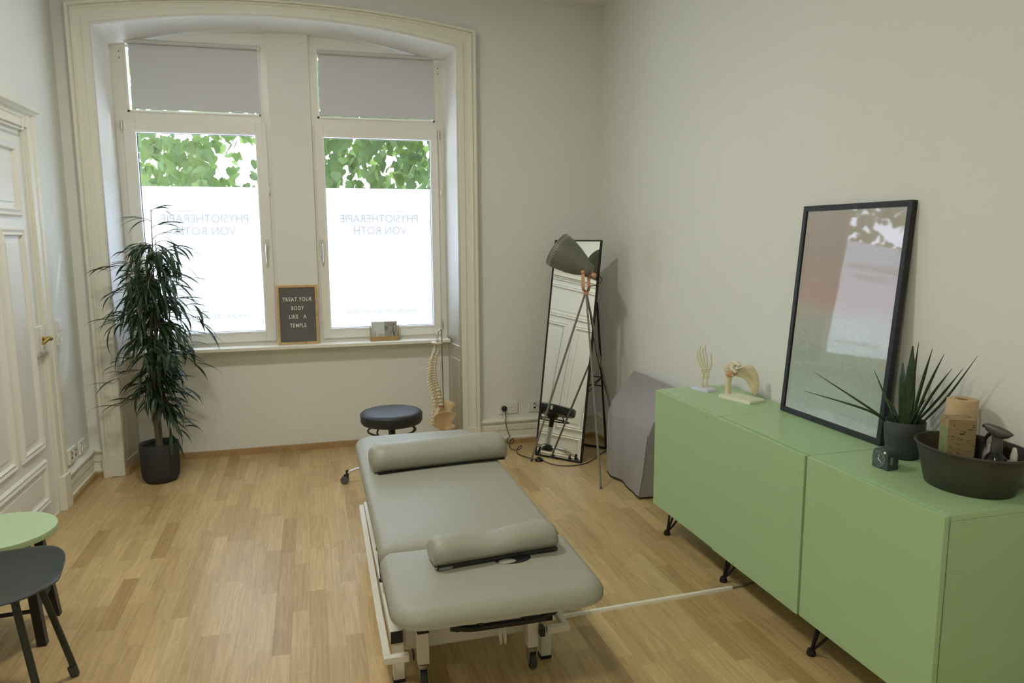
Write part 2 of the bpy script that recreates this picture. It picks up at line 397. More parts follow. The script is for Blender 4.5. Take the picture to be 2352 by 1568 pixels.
# back wall with arched opening, jambs and recess wall
bm = B()
bx(bm, XL, IL-0.02, YB, YB+0.5, 0, ZC); bx(bm, IR+0.02, XR, YB, YB+0.5, 0, ZC)
ain = arc(IL-0.02, IR+0.02, 2.86, 0.115)
for (xa, za), (xb, zb) in zip(ain, ain[1:]):
    prism(bm, [(xa,YB,za+0.03),(xb,YB,zb+0.03),(xb,YB,ZC),(xa,YB,ZC)], (0,0.5,0))
struct('wall_back', bm, WALL, smooth=False)
# reveal (jambs + soffit), continuous surface
def outline(x0, x1, z0, rise, zb=0.0):
    return [(x0, zb)] + arc(x0, x1, z0, rise) + [(x1, zb)]
fo = outline(IL, IR, 2.86, 0.115); bo = outline(RL, RR, 2.80, 0.152)
bm = B()
rings = []
for t in (0, 0.12, 0.5, 0.88, 1.0):
    rings.append([Vector((a[0]+(b[0]-a[0])*t, CY+0.004+(5.56-CY)*t, a[1]+(b[1]-a[1])*t)) for a, b in zip(fo, bo)])
loft(bm, rings, closed=False)
o = struct('trim_1', bm, mat('reveal_paint', (0.80, 0.79, 0.74), 0.45, bump=0.1, bscale=30), ang=50)
o['label'] = 'white painted jambs and arched soffit of the window recess'
sol = o.modifiers.new('thick', 'SOLIDIFY'); sol.thickness = 0.015; sol.offset = 0
# recess wall: parapet, pier, head is part of the window frames
bm = B()
bx(bm, RL-0.05, RR+0.05, YR, YR+0.3, 0, 0.775)
struct('wall_parapet', bm, WALL, smooth=False)
bm = B()
PL, PR = -0.237, 0.043
za = 2.80 + 0.152*(1-(2*((PL-RL)/(RR-RL))-1)**2); zb = 2.80 + 0.152*(1-(2*((PR-RL)/(RR-RL))-1)**2)
prism(bm, [(PL,YR+0.005,0.775),(PR,YR+0.005,0.775),(PR,YR+0.005,zb+0.02),((PL+PR)/2,YR+0.005,max(za,zb)+0.02),(PL,YR+0.005,za+0.02)], (0,0.3,0))
struct('wall_pier', bm, WALL, smooth=False, bevel=0.003)
# moulded casing around the arch
def casing():
    bm = B()
    inn = outline(IL, IR, 2.86, 0.115, 0.0); out = outline(OL, OR, 2.968, 0.100, 0.0)
    prof = [(0,0.06),(0,0.004),(0.03,0.0),(0.30,0.0),(0.32,0.006),(0.42,0.008),(0.60,0.004),(0.66,0.0),(0.70,-0.006),(0.76,-0.007),(0.80,0.002),(0.86,-0.010),(0.95,-0.012),(1.0,-0.008),(1.0,0.06)]
    rings = []
    for t, d in prof:
        rings.append([Vector((a[0]+(b[0]-a[0])*t, CY+d, a[1]+(b[1]-a[1])*t)) for a, b in zip(inn, out)])
    loft(bm, rings, closed=False)
    return bm
o = struct('trim_2', casing(), TRIM, ang=22); o['label'] = 'cream moulded casing around the arched window recess'
bm = B()
for x0, x1 in ((IL+0.001, OL-0.006), (IR-0.001, OR+0.006)):
    bx(bm, min(x0,x1), max(x0,x1), CY-0.006, YB+0.01, 0.004, 0.15)
o = struct('trim_3', bm, TRIM, smooth=False, bevel=0.002); o['label'] = 'plinth blocks of the window casing'
# jamb panel mouldings (below the sill)
bm = B()
def jp(y, side):
    t = (y-CY)/(5.56-CY)
    return (IR+(RR-IR)*t - 0.004) if side > 0 else (IL+(RL-IL)*t + 0.004)
for s in (1, -1):
    for z in (0.76, 0.655, 0.10):
        tube(bm, [(jp(5.22,s),5.22,z),(jp(5.44,s),5.44,z)], 0.005, 6)
    for y in (5.25, 5.42):
        tube(bm, [(jp(y,s),y,0.10),(jp(y,s),y,0.655)], 0.004, 6)
o = struct('trim_4', bm, TRIM); o['label'] = 'thin panel mouldings low on the window jambs'

# skirting: white moulded board with oak strip
def skirting(p0, p1, nrm, top=0.19, wood=0.036):
    p0 = Vector((*p0, 0)); p1 = Vector((*p1, 0)); n = Vector((*nrm, 0))
    prof = [(0, wood),(0.032, wood),(0.034, 0.048),(0.026, 0.055),(0.024, 0.10),(0.030, 0.108),(0.030, 0.14),(0.022, 0.15),(0.022,0.162),(0.038,0.168),(0.040,0.180),(0.030,top),(0,top+0.004)]
    bm = B(); loft(bm, [[p + n*a + Vector((0,0,z)) for a, z in prof] for p in (p0, p1)])
    bm2 = B(); loft(bm2, [[p + n*a + Vector((0,0,z)) for a, z in ((0,0.0),(0.040,0.0),(0.040,wood-0.004),(0.036,wood),(0,wood))] for p in (p0, p1)])
    return bm, bm2
segs = {'left': [((XL,YF),(XL,3.508),(1,0)), ((XL,4.702),(XL,YB),(1,0))], 'back': [((XL,YB),(OL,YB),(0,-1)), ((OR,YB),(XR,YB),(0,-1))],
        'right': [((XR,YF),(XR,YB),(-1,0))], 'front': [((XL,YF),(XR,YF),(0,1))]}
for side, ss in segs.items():
    a, b = B(), B()
    for s in ss:
        p, q = skirting(*s); join(a, p); join(b, q)
    o = struct('baseboard_%s' % side, a, TRIM, ang=20)
    struct('wood_strip', b, STRIP, parent=o, smooth=False)
bm = B()
bx(bm, RL+0.0, RR-0.0, YR-0.022, YR+0.01, 0, 0.045)
for s in (1,-1):
    obx(bm, (jp(5.34,s)-s*0.008, 5.34, 0.0225), (RR-IR if s>0 else RL-IL, 0.37, 0), (0.37, -(RR-IR if s>0 else RL-IL), 0), (0,0,1), 0.29, 0.02, 0.045)
o = struct('baseboard_recess', bm, STRIP, smooth=False)

# window sill
bm = B(); bx(bm, RL+0.005, RR-0.001, 5.375, YR+0.04, 0.772, 0.797)
o = struct('trim_5', bm, SILLM, smooth=False, bevel=0.004); o['label'] = 'cream wooden window sill board'

# ------------------------------------------------------------------ windows
def archz(x, z0=2.80, rise=0.152):
    return z0 + rise*(1-(2*((x-RL)/(RR-RL))-1)**2)
def window(idx, X0, X1, UX0, UX1, GX0, GX1, SX0, SX1, hand, hinge_x, label):
    root = bpy.data.objects.new('window_%d' % idx, None); COL.objects.link(root); root.location = ((X0+X1)/2, 5.55, 0.797)
    ORG[root.name] = Vector(root.location); root['kind'] = 'structure'; root['label'] = label
    yf, yb = 5.52, 5.60
    bm = B()
    bx(bm, X0, UX0, yf, yb, 0.78, 2.80); bx(bm, UX1, X1, yf, yb, 0.78, 2.80)
    bx(bm, UX0, UX1, yf, yb, 0.78, 0.85); bx(bm, UX0, UX1, yf, yb, 2.31, 2.402)
    n = 10
    for k in range(n):
        xa = X0+(X1-X0)*k/n; xb = X0+(X1-X0)*(k+1)/n
        prism(bm, [(xa,yf,2.80),(xb,yf,2.80),(xb,yf,archz(xb)+0.02),(xa,yf,archz(xa)+0.02)], (0,yb-yf,0))
    fin('fixed_frame', bm, WINP, root, smooth=False)
    # beads of the fanlight
    bm = B()
    for a in ((UX0-0.012,UX0+0.004,2.39,2.81),(UX1-0.004,UX1+0.012,2.39,2.81)): bx(bm, a[0],a[1],yf-0.006,yf+0.01,a[2],a[3])
    bx(bm, UX0-0.012, UX1+0.012, yf-0.006, yf+0.01, 2.39, 2.405)
    fin('glazing_bead', bm, WINP, root, smooth=False, bevel=0.002)
    bm = B(); bx(bm, UX0, UX1, 5.556, 5.560, 2.40, 2.80); 
    fin('fanlight_pane', bm, GLASS, root, smooth=False)
    # sash
    SZ0, SZ1, GZ0, GZ1 = 0.822, 2.338, 0.893, 2.262
    bm = B(); ys = 5.502
    bx(bm, SX0, GX0, ys, 5.56, SZ0, SZ1); bx(bm, GX1, SX1, ys, 5.56, SZ0, SZ1)
    bx(bm, GX0, GX1, ys, 5.56, SZ0, GZ0); bx(bm, GX0, GX1, ys, 5.56, GZ1, SZ1)
    s = fin('sash', bm, WINP, root, smooth=False, bevel=0.003)
    bm = B(); w = 0.012
    bx(bm, GX0-w, GX0+0.003, ys-0.005, ys+0.02, GZ0-w, GZ1+w); bx(bm, GX1-0.003, GX1+w, ys-0.005, ys+0.02, GZ0-w, GZ1+w)
    bx(bm, GX0, GX1, ys-0.005, ys+0.02, GZ0-w, GZ0+0.003); bx(bm, GX0, GX1, ys-0.005, ys+0.02, GZ1-0.003, GZ1+w)
    fin('sash_bead', bm, mat('bead_white', (0.86,0.86,0.84), 0.35), s, smooth=False, bevel=0.002)
    bm = B(); bx(bm, GX0-0.004, GX1+0.004, 5.548, 5.552, GZ0-0.004, GZ1+0.004); fin('glass_pane', bm, GLASS, s, smooth=False)
    bm = B(); w = 0.004
    for a in ((GX0,GX0+w,GZ0,GZ1),(GX1-w,GX1,GZ0,GZ1),(GX0,GX1,GZ0,GZ0+w),(GX0,GX1,GZ1-w,GZ1)): bx(bm, a[0],a[1],5.538,5.547,a[2],a[3])
    fin('glazing_seal', bm, mat('seal_grey', (0.10,0.10,0.14), 0.6), s, smooth=False)
    bm = B(); v = [bm.verts.new(p) for p in ((GX0-0.003,5.5455,GZ0-0.003),(GX1+0.003,5.5455,GZ0-0.003),(GX1+0.003,5.5455,1.909),(GX0-0.003,5.5455,1.909))]; bm.faces.new(v)
    f = fin('privacy_film', bm, FILM, s, smooth=False)
    cx = (GX0+GX1)/2 + (0.0 if idx == 2 else 0.015)
    bm = text_bm('PHYSIOTHERAPIE', 0.080, (1,0,0), (0,0,1), (cx, 5.5440, 1.689), 0.0, mirror=True, font_scale_x=0.93, bold=0.0004)
    join(bm, text_bm('VON ROTH', 0.080, (1,0,0), (0,0,1), (cx, 5.5440, 1.603), 0.0, mirror=True, font_scale_x=0.93, bold=0.0004))
    bx(bm, cx-0.195, cx+0.195, 5.5438, 5.5441, 1.741, 1.7445)
    fin('film_lettering', bm, FILMTXT, f, smooth=False)
    bm = text_bm('www.physiotherapie-vonroth.de', 0.050, (1,0,0), (0,0,1), (cx, 5.5440, 1.010), 0.0, mirror=True, font_scale_x=0.80, bold=0.0006)
    fin('film_web_address', bm, FILMTX2, f, smooth=False)
    # handle
    hx = hand; bm = B()
    bx(bm, hx-0.014, hx+0.014, ys-0.012, ys, 1.475, 1.545)
    tube(bm, [(hx,ys-0.01,1.505),(hx,ys-0.045,1.505)], 0.010, 12)
    tube(bm, smoothpath([(hx,ys-0.045,1.512),(hx,ys-0.050,1.49),(hx,ys-0.048,1.44),(hx,ys-0.046,1.385)], 4), [0.0105]*9+[0.009]*4, 10)
    fin('window_handle', bm, HANDM, s, bevel=0.002)
    # hinge
    for za_, zb_ in ((2.275,2.33),(0.86,0.915)):
        bm = B(); tube(bm, [(hinge_x,ys-0.004,za_),(hinge_x,ys-0.004,zb_)], 0.007, 10); fin('hinge', bm, HANDM, s)
    return root
window(1, RL-0.01, PL+0.002, -1.120, -0.300, -1.092, -0.334, -1.165, -0.262, -0.296, -1.172, 'left tall window with frosted film over its lower glass')
window(2, PR-0.002, RR+0.012, 0.098, 0.912, 0.121, 0.884, 0.062, 0.940, 0.078, 0.947, 'right tall window with frosted film over its lower glass')

# screw holes beside the blinds
bm = B()
for x in (-1.158, 0.952):
    for z in (2.775, 2.735): ball(bm, (x, 5.519, z), 0.0035, n=8)
o = struct('trim_6', bm, HOLESHADE); o['label'] = 'old screw holes in the window frames'

# roller blinds
def blind(x0, x1, zt, label):
    r = thing('roller_blind', label, 'roller blind', ((x0+x1)/2, 5.49, zt), 'roller blinds')
    y = 5.488
    bm = B(); tube(bm, [(x0,y,zt),(x1,y,zt)], 0.0145, 16); fin('roller_tube', bm, mat('blind_rail', (0.62,0.62,0.60), 0.4), r)
    for x in (x0-0.006, x1+0.006):
        bm = B(); bx(bm, x-0.005, x+0.005, y-0.019, 5.52, zt-0.02, zt+0.02)
        fin('bracket', bm, WHITEP, r, smooth=False, bevel=0.003)
    zb = 2.412
    bm = B(); bx(bm, x0+0.008, x1-0.004, y+0.0135, y+0.0150, zb, zt)
    fin('blind_fabric', bm, BLIND, r, smooth=False)
    bm = B(); bx(bm, x0+0.008, x1-0.004, y+0.010, y+0.017, zb-0.004, zb+0.012); fin('bottom_rail', bm, BLIND, r, smooth=False, bevel=0.002)
    # bead chain loop
    xc = x1+0.004
    bm = B()
    L = smoothpath([(xc-0.006,y-0.012,zt),(xc-0.004,y-0.012,2.3),(xc-0.002,y-0.010,2.0),(xc+0.004,y-0.010,1.925),(xc+0.022,y-0.010,1.90),(xc+0.036,y-0.010,1.935),(xc+0.030,y-0.010,2.05),(xc+0.012,y-0.010,2.4),(xc+0.004,y-0.012,zt)], 6)
    tube(bm, L, 0.0017, 6)
    c = fin('pull_chain', bm, mat('chain_white', (0.88,0.87,0.85), 0.4), r)
    bm = B(); lathe(bm, [(0.003,0),(0.006,0.008),(0.005,0.028),(0.002,0.034)], (xc+0.026, y-0.010, 1.868), n=10); fin('chain_weight', bm, WHITEP, c)
blind(-1.104, -0.290, 2.836, 'grey roller blind lowered over the top of the left window')
blind(0.100, 0.922, 2.836, 'grey roller blind lowered over the top of the right window')

# ------------------------------------------------------------------ tree outside
def tree():
    rng = random.Random(7)
    t = thing('linden_tree', 'leafy green street tree seen outside through the clear window strips', 'tree', (-0.17, 9.6, -0.6))
    bm = B()
    def clump(x, y, z): return sin(x*3.1+1.3*z)*cos(z*4.3+0.7*y)+0.6*sin(x*7.7+y*2.1)*sin(z*6.1+1.0)
    cnt = 0
    while cnt < 9500:
        x = rng.uniform(-3.0, 3.2); y = rng.uniform(6.6, 9.2); z = rng.uniform(1.35, 4.3)
        lim = -0.75 if x > -0.1 else -0.2
        if clump(x, y, z) < lim and rng.random() < 0.86: continue
        cnt += 1
        s = rng.uniform(0.045, 0.080)
        M_ = Matrix.Translation((x,y,z)) @ Euler((rng.uniform(-1.0,0.6), rng.uniform(-0.7,0.7), rng.uniform(0,2*pi))).to_matrix().to_4x4()
        # heart-shaped leaf, folded along its midrib, hanging tip down
        half = [(0,-0.15),(0.38,-0.32),(0.78,-0.05),(0.80,0.42),(0.45,0.95),(0.0,1.45)]
        mid = [bm.verts.new(M_ @ Vector((0, 0, -yy*s))) for yy in (-0.15, 0.35, 0.9, 1.45)]
        for sx in (1,-1):
            v = [bm.verts.new(M_ @ Vector((sx*a*s, 0.22*a*s, -b_*s))) for a, b_ in half[1:5]]
            bm.faces.new((mid[0], v[0], v[1], mid[1])); bm.faces.new((mid[1], v[1], v[2], mid[2])); bm.faces.new((mid[2], v[2], v[3], mid[3]))
    # unseen high crown leaves, added to block sun through the right window
    for _ in range(3200):
        x = rng.uniform(0.9, 4.6); y = rng.uniform(6.2, 8.6); z = rng.uniform(3.6, 6.4); s = rng.uniform(0.09, 0.13)
        M_ = Matrix.Translation((x,y,z)) @ Euler((rng.uniform(-1.2,0.2), rng.uniform(-0.9,0.9), rng.uniform(0,2*pi))).to_matrix().to_4x4()
        v = [bm.verts.new(M_ @ Vector((a*s, 0.1*abs(a)*s, -b_*s))) for a, b_ in ((0,-0.15),(0.7,-0.1),(0.7,0.5),(0,1.4),(-0.7,0.5),(-0.7,-0.1))]
        bm.faces.new(v[:4]); bm.faces.new((v[0],v[3],v[4],v[5]))
    fin('foliage', bm, LEAFOUT, t, smooth=False)
    bm = B()
    tube(bm, smoothpath([(-0.17,9.6,-0.6),(-0.18,9.5,1.2),(-0.17,9.4,2.6),(-0.2,9.2,4.0),(-0.3,9.0,5.0)], 5), [0.16]*8+[0.13]*8+[0.09]*5, 12)
    fin('trunk', bm, BARK, t)
    bm = B()
    for P, r in (([(-0.17,9.35,2.9),(-0.6,8.2,2.9),(-0.62,7.3,2.72),(-0.9,6.9,2.55)],0.035),([(-0.17,9.35,3.1),(0.4,8.4,3.2),(1.2,7.4,2.8),(1.7,7.0,2.4)],0.03),
                 ([(-0.62,7.5,2.75),(-0.3,7.2,2.6),(0.1,7.0,2.3)],0.008),([(0.9,7.8,3.0),(0.6,7.2,2.6),(0.5,7.0,2.2)],0.008),([(-0.7,7.2,2.7),(-1.2,7.1,2.4),(-1.6,7.0,2.1)],0.009)):
        pp = smoothpath(P, 6); tube(bm, pp, [r*(1-0.7*i/len(pp)) for i in range(len(pp))], 7)
    fin('branch', bm, BARK, t)
tree()

# ------------------------------------------------------------------ door on the left wall
def panel_mould(bm, x, y0, y1, z0, z1, w=0.028, d=0.012):
    # raised mitred frame around a panel
    rings = []
    for q, p in ((0,-0.001),(0.04,d*0.6),(0.2,d),(0.5,d*0.6),(0.8,d),(1.0,-0.001)):
        o = q*w
        rings.append([Vector((x+p,y0+o,z0+o)),Vector((x+p,y1-o,z0+o)),Vector((x+p,y1-o,z1-o)),Vector((x+p,y0+o,z1-o))])
    loft(bm, rings, True, False, False)
def door():
    root = bpy.data.objects.new('door_1', None); COL.objects.link(root); root.location = (XL, 4.105, 0); ORG[root.name] = Vector(root.location)
    root['kind'] = 'structure'; root['label'] = 'white panelled old door in the left wall'
    xf = XL-0.012
    bm = B(); bx(bm, xf-0.04, xf, 3.630, 4.580, 0.004, 2.148)
    leaf = fin('door_leaf', bm, DOORP, root, smooth=False, bevel=0.003)
    P = [(3.745,4.468,1.675,2.055),(4.148,4.468,0.415,1.615),(3.745,4.072,0.415,1.615),(3.745,4.468,0.10,0.350)]
    for y0,y1,z0,z1 in P:
        bm = B(); panel_mould(bm, xf, y0, y1, z0, z1, 0.042, 0.016)
        bx(bm, xf-0.002, xf+0.005, y0+0.075, y1-0.075, z0+0.075, z1-0.075)
        fin('door_panel', bm, DOORP, leaf, ang=20)
    # lock box and brass handle
    bm = B(); bx(bm, xf, xf+0.024, 4.470, 4.575, 0.925, 1.085); bx(bm, xf+0.024, xf+0.030, 4.505, 4.572, 0.935, 1.075); lb = fin('lock_box', bm, DOORP, leaf, smooth=False, bevel=0.004)
    bm = B()
    lathe(bm, [(0.018,0),(0.018,0.006),(0.010,0.010),(0.009,0.035)], (xf+0.028,4.53,1.015), (1,0,0), 14)
    tube(bm, smoothpath([(xf+0.062,4.53,1.015),(xf+0.070,4.50,1.02),(xf+0.064,4.455,1.008),(xf+0.060,4.43,1.00)], 4), [0.012]*5+[0.009]*8, 10)
    ball(bm, (xf+0.066,4.53,1.015), 0.014)
    fin('door_handle', bm, BRASS, lb)
    bm = B(); bx(bm, xf+0.030, xf+0.0305, 4.536, 4.540, 0.950, 0.975); fin('keyhole', bm, INK, lb, smooth=False)
    # casing
    bm = B()
    prof = [(0,0.0),(0.0,0.018),(0.02,0.022),(0.055,0.020),(0.06,0.026),(0.085,0.032),(0.10,0.030),(0.105,0.0)]
    for s, y in ((1, DY1), (-1, DY0)):
        loft(bm, [[Vector((XL+d, y+s*t, z)) for t, d in prof] for z in (0, 2.235)])
    bx(bm, XL, XL+0.018, DY0-0.1, DY1+0.1, DZ-0.01, 2.235)
    fin('door_casing', bm, TRIM, root, ang=20)
    for y in (DY1-0.003, DY0-0.107):
        bm = B(); bx(bm, XL+0.0005, XL+0.04, y, y+0.11, 0.001, 0.205); fin('plinth_block', bm, TRIM, root, smooth=False, bevel=0.003)
    bm = B(); bx(bm, XL-0.13, XL+0.001, DY1-0.0145, DY1+0.004, 0, DZ); bx(bm, XL-0.13, XL+0.001, DY0-0.004, DY0+0.0145, 0, DZ); bx(bm, XL-0.13, XL+0.001, DY0, DY1, DZ-0.0115, DZ+0.004); bx(bm, XL-0.13, XL-0.004, DY0, DY1, 0, 0.003)
    fin('door_frame', bm, DOORP, root, smooth=False)
    bm = B()
    loft(bm, [[Vector((XL+d, y, z)) for d, z in ((0,2.215),(0.03,2.222),(0.034,2.235),(0.055,2.240),(0.06,2.255),(0.05,2.262),(0,2.27))] for y in (DY0-0.12, DY1+0.12)])
    fin('door_cornice', bm, TRIM, root, ang=20)
    bm = B(); panel_mould(bm, XL+0.018, DY0+0.06, DY1-0.06, 2.125, 2.205, 0.012, 0.006); fin('head_panel', bm, TRIM, root, ang=20)
door()

# ------------------------------------------------------------------ sockets and switches
def plate(name, label, cat, c, u, n, w, h, kind, dp=0.010):
    """c centre on the wall, u horizontal dir, n outward normal"""
    c = Vector(c); u = Vector(u); n = Vector(n); z = Vector((0,0,1))
    t = thing(name, label, cat, c)
    bm = B(); obx(bm, c+n*dp/2, u, n, z, w, dp, h); c = c+n*(dp-0.010); fin('cover_plate', bm, WHITEP, t, smooth=False, bevel=0.003)
    k = len(kind)
    for i, q in enumerate(kind):
        if h > w: cc = c + z*(0.036*(1-2*i) if k == 2 else 0)
        else: cc = c + u*(0.0355*(2*i-(k-1)))
        if q == 's':
            bm = B(); lathe(bm, [(0.0205,0.0),(0.0215,0.003),(0.0195,0.004),(0.018,0.0008),(0.0002,0.0008)], cc+n*0.010, n, 24, cap=False)
            so_ = fin('socket_well', bm, WHITEP, t)
            for s in (-1,1):
                bm = B(); lathe(bm, [(0.0025,0),(0.0025,0.0005)], cc+n*0.0108+u*0.0095*s, n, 8); fin('pin_hole', bm, INK, so_)
        elif q == 'w':
            bm = B(); obx(bm, cc+n*0.013, u, n, z, w*0.74, 0.006, 0.060); fin('rocker', bm, WHITEP, t, smooth=False, bevel=0.003)
        elif q == 'd':
            bm = B(); obx(bm, cc+n*0.011, u, n, z, 0.046, 0.006, 0.046); d = fin('data_insert', bm, WHITEP, t, smooth=False, bevel=0.002)
            bm = B(); obx(bm, cc+n*0.0145-z*0.008, u, n, z, 0.016, 0.002, 0.013); fin('data_port', bm, INK, d, smooth=False)
            bm = B(); obx(bm, cc+n*0.016+z*0.022, u, n, z, 0.018, 0.008, 0.010); fin('name_clip', bm, mat('clip_olive',(0.3,0.28,0.16),0.5), d, smooth=False)
    return t
plate('wall_socket', 'white double wall socket holding the black lamp plug, low on the back wall', 'socket', (1.394,YB,0.272), (1,0,0), (0,-1,0), 0.152, 0.088, 'ss')
plate('data_outlet', 'white network outlet partly behind the leaning mirror on the back wall', 'outlet', (1.60,YB,0.272), (1,0,0), (0,-1,0), 0.088, 0.088, 'd')
plate('light_switch', 'white light switch above a socket beside the door handle', 'switch', (XL,4.775,1.022), (0,-1,0), (1,0,0), 0.082, 0.152, 'ws', 0.030)
plate('wall_socket', 'white double network outlet with a label tab, nearer the door casing', 'outlet', (XL,4.845,0.262), (0,-1,0), (1,0,0), 0.135, 0.088, 'dd', 0.018)
plate('wall_socket', 'white double wall socket in the left corner by the window casing', 'socket', (XL,5.065,0.255), (0,-1,0), (1,0,0), 0.110, 0.085, 'ss', 0.012)

# ------------------------------------------------------------------ sideboard: three cabinet units
def hairpin(parent, x, y, dx, dy, zt=0.157):
    bm = B()
    f = Vector((x, y, 0.012))
    tops = [Vector((x+dx*0.060, y-dy*0.012, zt)), Vector((x+dx*0.055, y+dy*0.075, zt)), Vector((x+dx*0.0, y+dy*0.03, zt))]
    for p in tops: tube(bm, smoothpath([p, p*0.45+f*0.55+Vector((0,0,-0.006)), f+(p-f)*0.08, f], 5), 0.0055, 8)
    lathe(bm, [(0.012,0.0),(0.017,0.002),(0.017,0.012),(0.012,0.024),(0.007,0.026)], (x,y,0.0), n=16)
    obx(bm, (x+dx*0.035, y+dy*0.030, zt-0.002), (1,0,0), (0,1,0), (0,0,1), 0.09, 0.09, 0.004)
    fin('hairpin_leg', bm, BLKMET, parent)
def cabinet(y0, y1, doff, label, legs):
    c = thing('sideboard_cabinet', label, 'cabinet', (1.91, (y0+y1)/2, 0), 'green sideboard cabinets')
    bm = B(); bx(bm, 1.722, 2.118, y0+0.0005, y1-0.0005, 0.157, 0.750)
    fin('cabinet_body', bm, GREEN, c, smooth=False, bevel=0.001)
    bm = B(); bx(bm, 1.720, 2.118, y0+0.0003, y1-0.0003, 0.7505, 0.768)
    fin('cabinet_top', bm, GREEN, c, smooth=False, bevel=0.0012)
    bm = B(); bx(bm, 1.700-doff, 1.718-doff, y0+0.0022, y1-0.0022, 0.153, 0.7655)
    fin('cabinet_door', bm, GREEN, c, smooth=False, bevel=0.0012)
    for (x, y, dx, dy) in legs: hairpin(c, x, y, dx, dy)
cabinet(2.800, 3.405, 0.0, 'green lacquered sideboard unit at the window end, under the bone models', [(1.745,3.325,1,-1),(2.06,3.325,-1,-1)])
cabinet(2.192, 2.799, 0.006, 'green lacquered middle sideboard unit, below the leaning framed print', [(1.745,2.775,1,-1),(2.06,2.775,-1,-1)])
cabinet(1.585, 2.190, 0.0, 'green lacquered sideboard unit nearest the viewer, under tub and clock', [(1.745,2.165,1,-1),(2.06,2.165,-1,-1),(1.745,1.655,1,1),(2.06,1.655,-1,1)])

# ------------------------------------------------------------------ framed print leaning on the wall
def framed_print():
    y0, y1, H = 2.212, 2.823, 0.915
    tl = 0.080
    up = Vector((sin(tl), 0, cos(tl))); nrm = Vector((-cos(tl), 0, sin(tl)))
    base = Vector((2.034, 0, 0.7700))
    t = thing('framed_print', 'pale seascape print in a black frame leaning on the right wall', 'framed picture', (2.04, (y0+y1)/2, 0.7685))
    def pt(y, h, d): return base + Vector((0,y,0)) + up*h - nrm*d
    def slab(bm, ya, yb, h0, h1, d0, d1):
        loft(bm, [[pt(ya,h0,d),pt(yb,h0,d),pt(yb,h1,d),pt(ya,h1,d)] for d in (d0,d1)])
    w = 0.022; bm = B()
    slab(bm, y0, y0+w, 0, H, 0, 0.024); slab(bm, y1-w, y1, 0, H, 0, 0.024); slab(bm, y0+w, y1-w, 0, w, 0, 0.024); slab(bm, y0+w, y1-w, H-w, H, 0, 0.024)
    fin('frame', bm, FRAMEB, t, smooth=False, bevel=0.001)
    bm = B(); slab(bm, y0+w, y1-w, w, H-w, 0.010, 0.016); fin('print_margin', bm, mat('print_margin', (0.66,0.68,0.66), 0.7), t, smooth=False)
    bm = B(); slab(bm, y0+w+0.007, y1-w-0.007, w+0.007, H-w-0.007, 0.009, 0.0099); fin('print_sheet', bm, PRINT, t, smooth=False)
    bm = B(); v = [bm.verts.new(pt(a,b,0.006)) for a, b in ((y0+w,w),(y1-w,w),(y1-w,H-w),(y0+w,H-w))]; fc = bm.faces.new(v); bm.normal_update()
    if fc.normal.dot(nrm) < 0: fc.normal_flip()
    fin('glazing', bm, PGLASS, t, smooth=False, recalc=False)
framed_print()

# ------------------------------------------------------------------ skeleton models
def hand_model():
    t = thing('hand_skeleton', 'small hand skeleton model on a bluish white stand', 'anatomical model', (1.93, 3.315, 0.768))
    bm = B(); R1 = rrect(0,0,0.070,0.125,0.008,0); 
    rot_ = Matrix.Rotation(rad(12), 4, 'Z')
    loft(bm, [[rot_ @ (Vector((p.x*s, p.y*s, 0))) + Vector((1.925,3.305,z)) for p in R1] for s, z in ((1,0.768),(1,0.776),(0.93,0.783))])
    fin('stand', bm, STANDW, t)
    c = Vector((1.930, 3.315, 0.783)); u = Vector((0.62,-0.785,0)); w = Vector((0.785,0.62,0))   # u: across the palm (image right), w: depth
    def P(a, z, d=0): return c + u*a + Vector((0,0,z)) + w*d
    def bone(bm, p, q, r0, r1=None):
        r1 = r1 or r0; p = Vector(p); q = Vector(q)
        tube(bm, [p, p.lerp(q,0.12), p.lerp(q,0.5), p.lerp(q,0.88), q], [r0*0.9, r0*1.15, r0*0.62, r1*1.05, r1*0.8], 8)
    bm = B()
    bone(bm, P(-0.010,0.0), P(-0.008,0.070), 0.0065, 0.009); bone(bm, P(0.010,0.0,0.002), P(0.014,0.070,0.002), 0.0075, 0.0125)
    fin('forearm_bones', bm, BONE2, t)
    bm = B()
    rng = random.Random(3)
    for a, z in ((-0.014,0.080),(-0.004,0.082),(0.008,0.082),(0.019,0.083),(-0.014,0.093),(-0.003,0.095),(0.008,0.095),(0.019,0.095)):
        ball(bm, P(a,z,rng.uniform(-0.004,0.004)), 0.0072, (1,1,0.95), 8)
    fin('wrist_bones', bm, BONE2, t)
    fingers = [  # base a, then joints (a,z) lists (little -> index), plus thumb
        [(-0.016,0.100),(-0.034,0.133),(-0.040,0.160),(-0.040,0.178),(-0.039,0.190)],
        [(-0.006,0.102),(-0.020,0.143),(-0.029,0.178),(-0.026,0.200),(-0.020,0.213)],
        [(0.003,0.103),(-0.005,0.147),(-0.013,0.188),(-0.010,0.198),(0.006,0.205)],
        [(0.012,0.102),(0.011,0.146),(0.004,0.183),(0.002,0.196),(0.004,0.222)],
        [(0.026,0.094),(0.036,0.126),(0.034,0.150),(0.036,0.168),(0.033,0.182)]]
    for i, F_ in enumerate(fingers):
        bm = B()
        for j, ((a0,z0),(a1,z1)) in enumerate(zip(F_, F_[1:])):
            bone(bm, P(a0,z0,-0.004*j*(0.6)), P(a1,z1,-0.004*(j+1)*0.6), (0.0062,0.0052,0.0045,0.0036)[j], (0.0052,0.0045,0.0038,0.0022)[j])
        fin('finger_bones' if i < 4 else 'thumb_bones', bm, BONE2, t)
hand_model()

